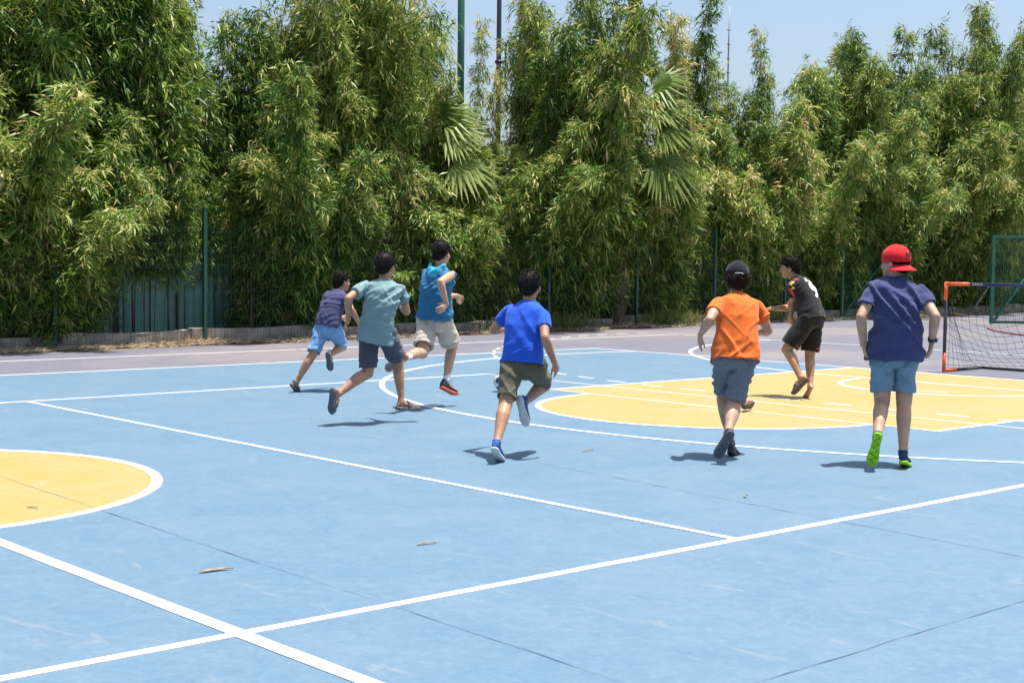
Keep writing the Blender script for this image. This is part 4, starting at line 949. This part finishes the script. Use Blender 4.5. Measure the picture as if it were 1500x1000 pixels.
    for sd in 'LR':
        if st.get('cuff') or st.get('stripe'):
            hp2, kn = J[sd+'hip'], J[sd+'kne']; t = nrm(kn-hp2); L = np.linalg.norm(kn-hp2); x = nrm(hl-t*(hl@t)); y = np.cross(t, x); q1 = st.get(sd, st['len']); fl2 = st.get('flare', 0.018); b = MB()
            off = 0.035 if st.get('stripe') else 0.02; rad = .043*g+fl2+0.005
            bv = BVHTree.FromPolygons([Vector(v_.co) for v_ in sm2.vertices], [tuple(f_.vertices) for f_ in sm2.polygons]); rows = []
            wid = 0.009 if st.get('stripe') else 0.034
            for dz in (-wid/2, wid/2):
                row = []
                for a in np.linspace(0, 2*PI, 41)[:-1]:
                    ctr = hp2+t*(L*q1-off+dz); v = x*math.cos(a)+y*math.sin(a); h_ = bv.ray_cast(Vector(ctr+v*0.25-root_p), Vector(-v), 0.24)
                    row.append((np.array(h_[0])+root_p if h_[0] else ctr+v*rad)+v*(0.0022 if st.get('stripe') else 0.005))
                rows.append(row)
            n_ = 40
            if st.get('stripe'):
                ok = [(x*math.cos(2*PI*i/n_)+y*math.sin(2*PI*i/n_))@RIGHT for i in range(n_)]; c_ = int(np.argmax(ok)); sel = [(c_+q_) % n_ for q_ in range(-7, 8)]
                b.add([rows[0][q_] for q_ in sel]+[rows[1][q_] for q_ in sel], [(i, i+1, 16+i, 15+i) for i in range(14)])
            else: b.add(rows[0]+rows[1], [(i, (i+1) % n_, n_+(i+1) % n_, n_+i) for i in range(n_)])
            b.build('trim' if st.get('stripe') else 'turn_up', MT[st.get('stripe') or st['mat']], shorts, root_p)
    # ---------------- footwear
    for sd, sg in (('L', -1), ('R', 1)):
        kind = K[sd+'shoe']; T, k_ = J[sd+'T'], J[sd+'k']; zs = -0.066
        if kind == 'bare': continue
        if kind['type'] == 'sneaker':
            mb = MB(); shoe_upper(mb, T, k_*1.04, zs+0.002, kind.get('high', 0)); um = remesh(mb, 0.005, 2); um.materials.append(MT[kind['upper']]); set_co(um, get_co(um)-root_p); up_ = link('shoe', um, root)
            b = MB(); sole_mesh(b, T, k_*1.05, zs-0.014, zs+0.003, 1.06); b.build('sole', MT[kind['sole']], up_, root_p)
            if kind.get('tread'):
                b = MB()
                for i in range(9):
                    f0_ = -0.035+0.024*i; w_ = np.interp(f0_, [q[0] for q in OUT], [q[1] for q in OUT])*0.8
                    dx = 0.012 if i % 2 else -0.012
                    b.tube([T((f0_-dx)*k_, (zs-0.0145)*k_*1.05, -w_*k_*0.8), T(f0_*k_, (zs-0.0150)*k_*1.05, 0), T((f0_+dx)*k_, (zs-0.0145)*k_*1.05, w_*k_*0.9)], 0.0018, 5)
                b.build('tread', MT[kind['tread']], up_, root_p)
            if kind.get('lace'):
                b = MB()
                for i in range(4):
                    f0_ = 0.045+0.018*i; hh = np.interp(f0_, [0.02, 0.055, 0.09, 0.125], [0.068, 0.057, 0.046, 0.038])+0.016
                    b.tube([T(f0_*k_, (zs+hh-0.010)*k_, -0.019*k_), T((f0_+0.004)*k_, (zs+hh+0.0035)*k_, 0), T(f0_*k_, (zs+hh-0.010)*k_, 0.019*k_)], 0.0022, 6)
                for s2 in (-1, 1):
                    b.tube([T(0.035*k_, (zs+0.080)*k_, 0), T(0.045*k_, (zs+0.100)*k_, s2*0.022*k_), T(0.062*k_, (zs+0.104)*k_, s2*0.034*k_), T(0.055*k_, (zs+0.088)*k_, s2*0.022*k_), T(0.035*k_, (zs+0.080)*k_, 0)], 0.0018, 5)
                b.build('lace', MT[kind['lace']], up_, root_p)
            if kind.get('sock'):
                an, kn = J[sd+'ank'], J[sd+'kne']; L = np.linalg.norm(kn-an); t = nrm(kn-an); b = MB(); b.tube([an-t*0.01, an+t*0.03, an+t*kind['sock']*0.6, an+t*kind['sock'], an+t*kind['sock']], [.024*g, .0225*g, .0225*g, .0235*g, .0185*g], 18); b.build('sock', MT['sock'], root, root_p)
        else:
            b = MB(); sole_mesh(b, T, k_*1.05, zs-0.012, zs+0.017, 1.12, spring=0.006); sl_o = b.build('slide_sole' if kind['type'] == 'slide' else 'sandal_sole', MT[kind['sole']], root, root_p)
            def strap(f0_, f1_, h0, h1, nm):
                b = MB(); rr = []
                for o_ in (0.0, 0.004):
                    for f_, h_ in ((f0_, h0), (f1_, h1)):
                        w_ = np.interp((f0_+f1_)/2, [q[0] for q in OUT], [q[1] for q in OUT])*1.06
                        rr.append([T(f_*k_, (zs+0.012+(h_+o_)*math.sin(a)**0.8)*k_, (w_+o_)*math.cos(a)*k_) for a in np.linspace(0.001, PI-0.001, 15)])
                n_ = 15; V = rr[0]+rr[1]+rr[3]+rr[2]; F = []
                for a_ in range(4):
                    for i in range(n_-1): F.append((a_*n_+i, a_*n_+i+1, ((a_+1) % 4)*n_+i+1, ((a_+1) % 4)*n_+i))
                b.add(V, F); b.build(nm, MT[kind['strap']], sl_o, root_p)
            if kind['type'] == 'slide': strap(0.058, 0.125, 0.064, 0.040, 'strap')
            else:
                strap(0.10, 0.128, 0.046, 0.038, 'strap'); strap(0.045, 0.068, 0.066, 0.056, 'strap')
                b = MB(); b.tube([T((-0.02-0.034*math.cos(a))*k_, (zs+0.055+0.006*math.cos(a))*k_, 0.036*math.sin(a)*k_) for a in np.linspace(-2.0, 2.0, 15)], 0.006, 6); b.build('heel_strap', MT[kind['strap']], sl_o, root_p)
    J.update(root=root, root_p=root_p, hc=hc, shirt=shirt, tor=tor, sp=sp, hf=hf, sl=sl_, g=g)
    zmin = {sd: min(J[sd+'T'](f, -0.082*J[sd+'k'], 0)[2] for f in (-0.05, 0.06, 0.17)) for sd in 'LR'}
    print('PERSON', lab[:30], {k2: round(v, 3) for k2, v in zmin.items()}, 'bones', {q: round(float(np.linalg.norm(J[a]-J[b_])/H), 3) for q, a, b_ in (('tor', 'pel', 'nek'), ('LsR', 'Lsho', 'Rsho'), ('Lth', 'Lhip', 'Lkne'), ('Rth', 'Rhip', 'Rkne'), ('Lsh', 'Lkne', 'Lank'), ('Rsh', 'Rkne', 'Rank'), ('Lua', 'Lsho', 'Lelb'), ('Rua', 'Rsho', 'Relb'), ('Lfa', 'Lelb', 'Lwri'), ('Rfa', 'Relb', 'Rwri'))})
    return J

def stick(text, size, centre, outdir, axis_c, parent, root_p, m, name, surf, surf_off, up=UPZ, bold=0.0, thick=0.001, slant=0.0, bow=0.0):
    """lettering laid onto a surface: flat text is cast along -outdir onto the mesh"""
    cu = bpy.data.curves.new('t', 'FONT'); cu.body = text; cu.size = size; cu.align_x = 'CENTER'; cu.align_y = 'CENTER'; cu.offset = bold; cu.resolution_u = 4; cu.space_character = 0.9
    to = bpy.data.objects.new('t', cu); COL.objects.link(to); dg = bpy.context.evaluated_depsgraph_get(); tm = bpy.data.meshes.new_from_object(to.evaluated_get(dg)); bpy.data.objects.remove(to)
    bm = bmesh.new(); bm.from_mesh(tm); bmesh.ops.triangulate(bm, faces=bm.faces)
    for _ in range(3):
        es = [e for e in bm.edges if e.calc_length() > size*0.09]
        if es: bmesh.ops.subdivide_edges(bm, edges=es, cuts=1); bmesh.ops.triangulate(bm, faces=bm.faces)
    n = nrm(outdir); y = nrm(up-n*(up@n)); x = np.cross(y, n)
    bv = BVHTree.FromPolygons([Vector(v.co) for v in surf.vertices], [tuple(f.vertices) for f in surf.polygons])
    for v in bm.verts:
        p = centre+x*(v.co.x+slant*v.co.y)+y*(v.co.y+bow*v.co.x*v.co.x)+n*0.30; h = bv.ray_cast(Vector(p-surf_off), Vector(-n), 0.6)
        v.co = (h[0]+Vector(n)*(0.0015+thick)) if h[0] else Vector(p-n*0.28-surf_off)
    bm.normal_update(); bm.to_mesh(tm); bm.free(); tm.materials.clear(); tm.materials.append(m); return link(name, tm, parent)

SNK = lambda upper, sole, **k: dict(type='sneaker', upper=upper, sole=sole, **k)
KIDS = [
 dict(seed=1, label='boy in dark navy t-shirt and blue denim shorts running beside the fence side line', H=1.38, skin='skin_tan', contact=(437, 577), dp=0.28, pelvis=(481.5, 478), neck=(497, 426), head=(500.5, 411), hd=0.04, hipyaw=32, headyaw=48, hs=0.97,
  Lsho=(479, 434, 1), Rsho=(506, 434, -1), Lelb=(486, 458, 1), Lwri=(500, 466, 1), Lhan=(510, 464, 1), Relb=(515, 453, -1), Rwri=(526, 474, 1), Rhan=(528, 486, 1), Lkne=(458, 520, -1), Lank=(434, 560, -1), Ltoe=(437, 575, 1), Rkne=(502, 508, 1), Rank=(484, 519, -1), Rtoe=(484, 542, -1),
  shirt=dict(mat='navy2', hem=-0.04, flare=0.012, amp=0.006), shorts=dict(mat='denim', len=0.90, flare=0.013), Lshoe=dict(type='sandal', sole='sole_grey', strap='sole_grey'), Rshoe=dict(type='sandal', sole='sole_grey', strap='sole_grey')),
 dict(seed=2, label='boy in sage teal t-shirt, charcoal shorts and grey slides leaping in mid-stride', H=1.48, skin='skin_tan', contact=(556, 622), dp=0.0, pelvis=(553, 482), neck=(565, 408), head=(565, 388), hd=0.03, hipyaw=22, headyaw=22, hair_t=0.014, curl=0.004,
  Lsho=(537, 418, -1), Rsho=(586, 421, 1), Lelb=(510, 437, -1), Lwri=(510.5, 468, 1), Lhan=(502, 485, -1), Relb=(596, 457, 1), Rwri=(584, 444, 1), Rhan=(577, 436, 1), Lkne=(539, 546, -1), Lank=(496, 576, -1), Ltoe=(486, 604, -1), Rkne=(583, 527, 1), Rank=(588, 588, -1), Rtoe=(613, 598, 1),
  shirt=dict(mat='teal', hem=-0.28, flare=0.008, amp=0.007), shorts=dict(mat='charcoal', len=0.88, flare=0.02, Rlen=0.8), Lshoe=dict(type='slide', sole='sole_grey', strap='slide_grey'), Rshoe=dict(type='slide', sole='slide_grey', strap='slide_grey')),
 dict(seed=3, label='boy in sleeveless petrol blue hooded top and beige shorts running behind the teal shirt boy', H=1.62, skin='skin_light', contact=(632, 598), dp=0.0, pelvis=(637, 464), neck=(646, 391), head=(647, 369), hd=0.03, hipyaw=24, headyaw=28, fat=0.95,
  Lsho=(626, 400, 1), Rsho=(663, 402, -1), Lelb=(648, 434, 1), Lwri=(668, 433, 1), Lhan=(676, 440, 1), Relb=(645, 413, -1), Rwri=(654, 446, 1), Rhan=(641, 458, -1), Lkne=(619, 517, -1), Lank=(592, 524, -1), Ltoe=(564, 543, -1), Rkne=(663, 507, 1), Rank=(653, 559, -1), Rtoe=(669, 577, 1),
  shirt=dict(mat='petrol', hem=-0.06, flare=0.014, sleeve=0, amp=0.008, collar='aqua'), shorts=dict(mat='beige', len=0.80, flare=0.026, cuff=True, amp=0.008), Lshoe=SNK('sole_orange', 'sole_mid', sock=0.10, tread='sole_grey'), Rshoe=SNK('shoe_dark', 'sole_orange', sock=0.15, lace='shoe_dark')),
 dict(seed=4, label='boy in royal blue t-shirt, olive shorts and blue trainers running past the ball', H=1.47, skin='skin_tan', contact=(734, 676), dp=0.26, pelvis=(767, 528), neck=(775, 442), head=(776, 417), hd=0.03, hipyaw=8, headyaw=14,
  Lsho=(750, 453, 1), Rsho=(796, 459, -1), Lelb=(722, 484, 1), Lwri=(744, 480, 1), Lhan=(756, 470, 1), Relb=(798, 494, -1), Rwri=(812, 530, 1), Rhan=(819, 552, 1), Lkne=(740, 594, -1), Lank=(728, 648, -1), Ltoe=(735, 674, 1), Rkne=(798, 564, 1), Rank=(769, 588, -1), Rtoe=(771, 621, -1),
  shirt=dict(mat='royal', hem=-0.06, flare=0.012, amp=0.007), shorts=dict(mat='olive', len=0.82, flare=0.012), Lshoe=SNK('shoe_blue', 'sole_white'), Rshoe=SNK('shoe_blue', 'sole_white')),
 dict(seed=5, label='boy in orange t-shirt, black cap and grey heather shorts running away', H=1.50, skin='skin_light', contact=(1072, 675), dp=0.10, pelvis=(1077, 516), neck=(1079, 430), head=(1080, 405), hd=0.03, hipyaw=0, headyaw=4, fat=1.12, hair='hair_brown', hair_l=0.03, curl=0.012, hair_s=2600, hair_n=0.008,
  Lsho=(1054, 441, -1), Rsho=(1106, 444, 1), Lelb=(1040, 468, -1), Lwri=(1026, 490, 1), Lhan=(1024, 514, 1), Relb=(1126, 484, 1), Rwri=(1110, 488, 1), Rhan=(1096, 480, 1), Lkne=(1059, 577, 1), Lank=(1071, 650, -1), Ltoe=(1080, 670, 1), Rkne=(1075, 591, 1), Rank=(1066, 635, -1), Rtoe=(1048, 671, -1), Rcurl=0.5, Lcurl=0.25,
  shirt=dict(mat='orange', hem=-0.16, flare=0.018, ease=0.016, amp=0.009), shorts=dict(mat='heather', len=0.93, L=0.86, flare=0.012, ease=0.008, amp=0.010), cap=dict(dir=1, mat='blackcap', arc=True, front=12, back=-26), Lshoe=SNK('water_shoe', 'water_shoe', high=0.008), Rshoe=SNK('water_shoe', 'sole_grey', tread='water_shoe')),
 dict(seed=6, label='boy in black number 9 football shirt and black shorts bending forward barefoot on one foot', H=1.55, skin='skin_tan', contact=(1180, 584), dp=0.05, pelvis=(1187, 464), neck=(1166, 407), head=(1156, 391), hd=0.02, hipyaw=-62, headyaw=-74, headpitch=-8, hair_t=0.017, hair_l=0.022,
  Lsho=(1160, 416, -1), Rsho=(1178, 411, 1), Lelb=(1162, 443, 1), Lwri=(1158, 465, -1), Lhan=(1163, 480, 1), Relb=(1154, 451, 1), Rwri=(1131, 452, -1), Rhan=(1121, 451, -1), Lkne=(1152, 512, 1), Lank=(1173, 553, -1), Ltoe=(1161, 577, -1), Rkne=(1186, 522, 1), Rank=(1187, 566, -1), Rtoe=(1179, 586, 1), Lcurl=0.35,
  shirt=dict(mat='black', hem=-0.14, flare=0.012, amp=0.006), shorts=dict(mat='black', len=0.86, flare=0.028, stripe='print_red'), Lshoe=dict(type='slide', sole='slide_brown', strap='slide_brown'), Rshoe='bare'),
 dict(seed=7, label='tallest boy in navy t-shirt, light blue shorts and backward red cap jogging toward the goal', H=1.62, skin='skin_light', contact=(1321, 684), dp=0.08, pelvis=(1310, 507), neck=(1312, 405), head=(1311, 383), hd=0.02, hipyaw=0, headyaw=-46, fat=0.96, hs=1.02,
  Lsho=(1281, 423, -1), Rsho=(1345, 424, -1), Lelb=(1261, 464, -1), Lwri=(1265, 505, 1), Lhan=(1270, 527, 1), Relb=(1370, 463, -1), Rwri=(1365, 500, 1), Rhan=(1360, 527, 1), Lkne=(1292, 591, 1), Lank=(1285, 640, -1), Ltoe=(1275, 689, -1), Rkne=(1324, 592, 1), Rank=(1323, 662, -1), Rtoe=(1328, 679, 1), Rcurl=1.0,
  shirt=dict(mat='navy', hem=-0.20, flare=0.022, ease=0.018, billow=0.03, amp=0.010, fold=1.2), shorts=dict(mat='steel', len=0.78, flare=0.012, amp=0.008), cap=dict(dir=-1, mat='redcap', logo=('NY', 0.056, 0.046), tilt=-12), Lshoe=SNK('shoe_navy', 'sole_lime', tread='tread'), Rshoe=SNK('shoe_navy', 'sole_lime', lace='shoe_navy')),
]
PEOPLE = [person(K) for K in KIDS]

# extras on the figures
P3 = PEOPLE[2]                                                   # hood lying on the shoulders
c, lat, fr = P3['tor'](0.97); g = P3['g']; sp = P3['sp']; mb = MB(); rr = []
for i in range(25):
    a = -0.62*PI+1.24*PI*i/24; back_ = math.cos(a)
    ctr = c+lat*math.sin(a)*0.052*g-fr*(0.030*g+0.030*g*max(0, back_))-sp*(0.055*g*max(0, back_)**1.5-0.012*g)
    wv = 0.010*g+0.022*g*max(0, back_); rr.append(sring(ctr, nrm(lat*math.sin(a)-fr*math.cos(a)), sp, wv*0.75, wv*1.45, 2.0, 14))
mb.rings(rr); hm = remesh(mb, 0.006, 3); wrinkle(hm, c, lat, fr, sp, 0.006, 4.2); hm.materials.append(MT['aqua']); set_co(hm, get_co(hm)-P3['root_p']); link('hood', hm, P3['shirt'])
P6 = PEOPLE[5]; me6 = P6['shirt'].data                           # print on the black shirt
c, lat, fr = P6['tor'](0.52); stick('9', 0.26, c, -fr, c, P6['shirt'], P6['root_p'], MT['print_white'], 'number', me6, P6['root_p'], up=P6['sp'], bold=0.008)
c, lat, fr = P6['tor'](0.82); stick('AUA', 0.075, c, -fr, c, P6['shirt'], P6['root_p'], MT['print_white'], 'name_lettering', me6, P6['root_p'], up=P6['sp'], bold=0.003, bow=-0.8)
bv6 = BVHTree.FromPolygons([Vector(v.co) for v in me6.vertices], [tuple(f.vertices) for f in me6.polygons])
def patch(cen, outd, wd, ht, m, name, seed):
    n = nrm(outd); y = nrm(P6['sp']-n*(P6['sp']@n)); x = np.cross(y, n); b = MB(); rp = np.random.RandomState(seed); N = 28; V = []
    for k_ in (0.0, 0.5, 1.0):
        for i in range(N):
            a = 2*PI*i/N; q = k_*(0.72+0.28*math.sin(3*a+seed)+0.12*rp.rand()); p = cen+x*wd*q*math.cos(a)+y*ht*q*math.sin(a)+n*0.25
            h = bv6.ray_cast(Vector(p-P6['root_p']), Vector(-n), 0.4); V.append(np.array(h[0])+n*0.002+P6['root_p'] if h[0] else cen)
    F = [(k_*N+i, k_*N+(i+1) % N, (k_+1)*N+(i+1) % N, (k_+1)*N+i) for k_ in (0, 1) for i in range(N)]
    b.add(V, F); b.build(name, MT[m], P6['shirt'], P6['root_p'])
tc6 = -nrm(_f)
patch(P6['Lsho']-P6['sp']*0.00, nrm(tc6-RIGHT*0.4+UPZ*0.3), 0.036, 0.026, 'print_yellow', 'flame_print', 1)
patch(P6['Lsho']-P6['sp']*0.05, nrm(tc6-RIGHT*0.5), 0.03, 0.016, 'print_yellow', 'flame_print', 4)
patch(P6['Lsho']-P6['sp']*0.10+P6['hf']*0.06, nrm(tc6*0.4-RIGHT), 0.03, 0.07, 'print_red', 'flame_print', 2)
patch(P6['Lsho']+P6['sp']*0.035+RIGHT*0.05, nrm(tc6+UPZ), 0.035, 0.014, 'print_red', 'flame_print', 3)
P7 = PEOPLE[6]; W = P7['Rwri']; t = nrm(P7['Relb']-W); g = P7['g']; b = MB()   # wristwatch
b.tube([W+t*0.010, W+t*0.012, W+t*0.032, W+t*0.034], [.0170*g, .0192*g, .0192*g, .0170*g], 20); wo = b.build('wristwatch', MT['watch'], P7['root'], P7['root_p'])
o_ = nrm(RIGHT*0.8-AWAY*0.6); o_ = nrm(o_-t*(o_@t)); b = MB(); b.tube([W+t*0.022+o_*.0185*g, W+t*0.022+o_*(.0185*g+0.010)], 0.017, 18); b.build('dial', MT['glass'], wo, P7['root_p'])

# lost slide tipped on its side on the yellow key
gp = ground(1095, 603); root = empty('slide_sandal', gp); tag(root, 'brown and orange slide sandal lying alone on the yellow key', 'sandal')
ff = nrm(RIGHT*0.55+AWAY*0.85); rt = nrm(np.cross(ff, UPZ)); tl_ = R_(62); fu = UPZ*math.cos(tl_)-rt*math.sin(tl_); fr_ = np.cross(ff, fu)
T = lambda f, u, r: UPZ*0.062+ff*(f-0.06)+fu*u+fr_*r
b = MB(); sole_mesh(b, T, 1.0, -0.02, 0.012, 1.12, spring=0.004); so_ = b.build('sole', MT['slide_brown'], root)
b = MB(); rr = []
for f_, h_, e_ in ((0.04, 0.066, 0), (0.12, 0.045, 0), (0.12, 0.045, 0.006), (0.04, 0.066, 0.006)):
    rr.append([T(f_, 0.006+(h_+e_)*math.sin(a)**0.8, (0.038+e_)*math.cos(a)) for a in np.linspace(0.001, PI-0.001, 15)])
b.add(sum(rr, []), [(a_*15+i, a_*15+i+1, ((a_+1) % 4)*15+i+1, ((a_+1) % 4)*15+i) for a_ in range(4) for i in range(14)]); b.build('strap', MT['goal_orange'], root)
print('TRIS', sum(len(m_.loop_triangles) if m_.loop_triangles else len(m_.polygons)*2 for m_ in bpy.data.meshes))
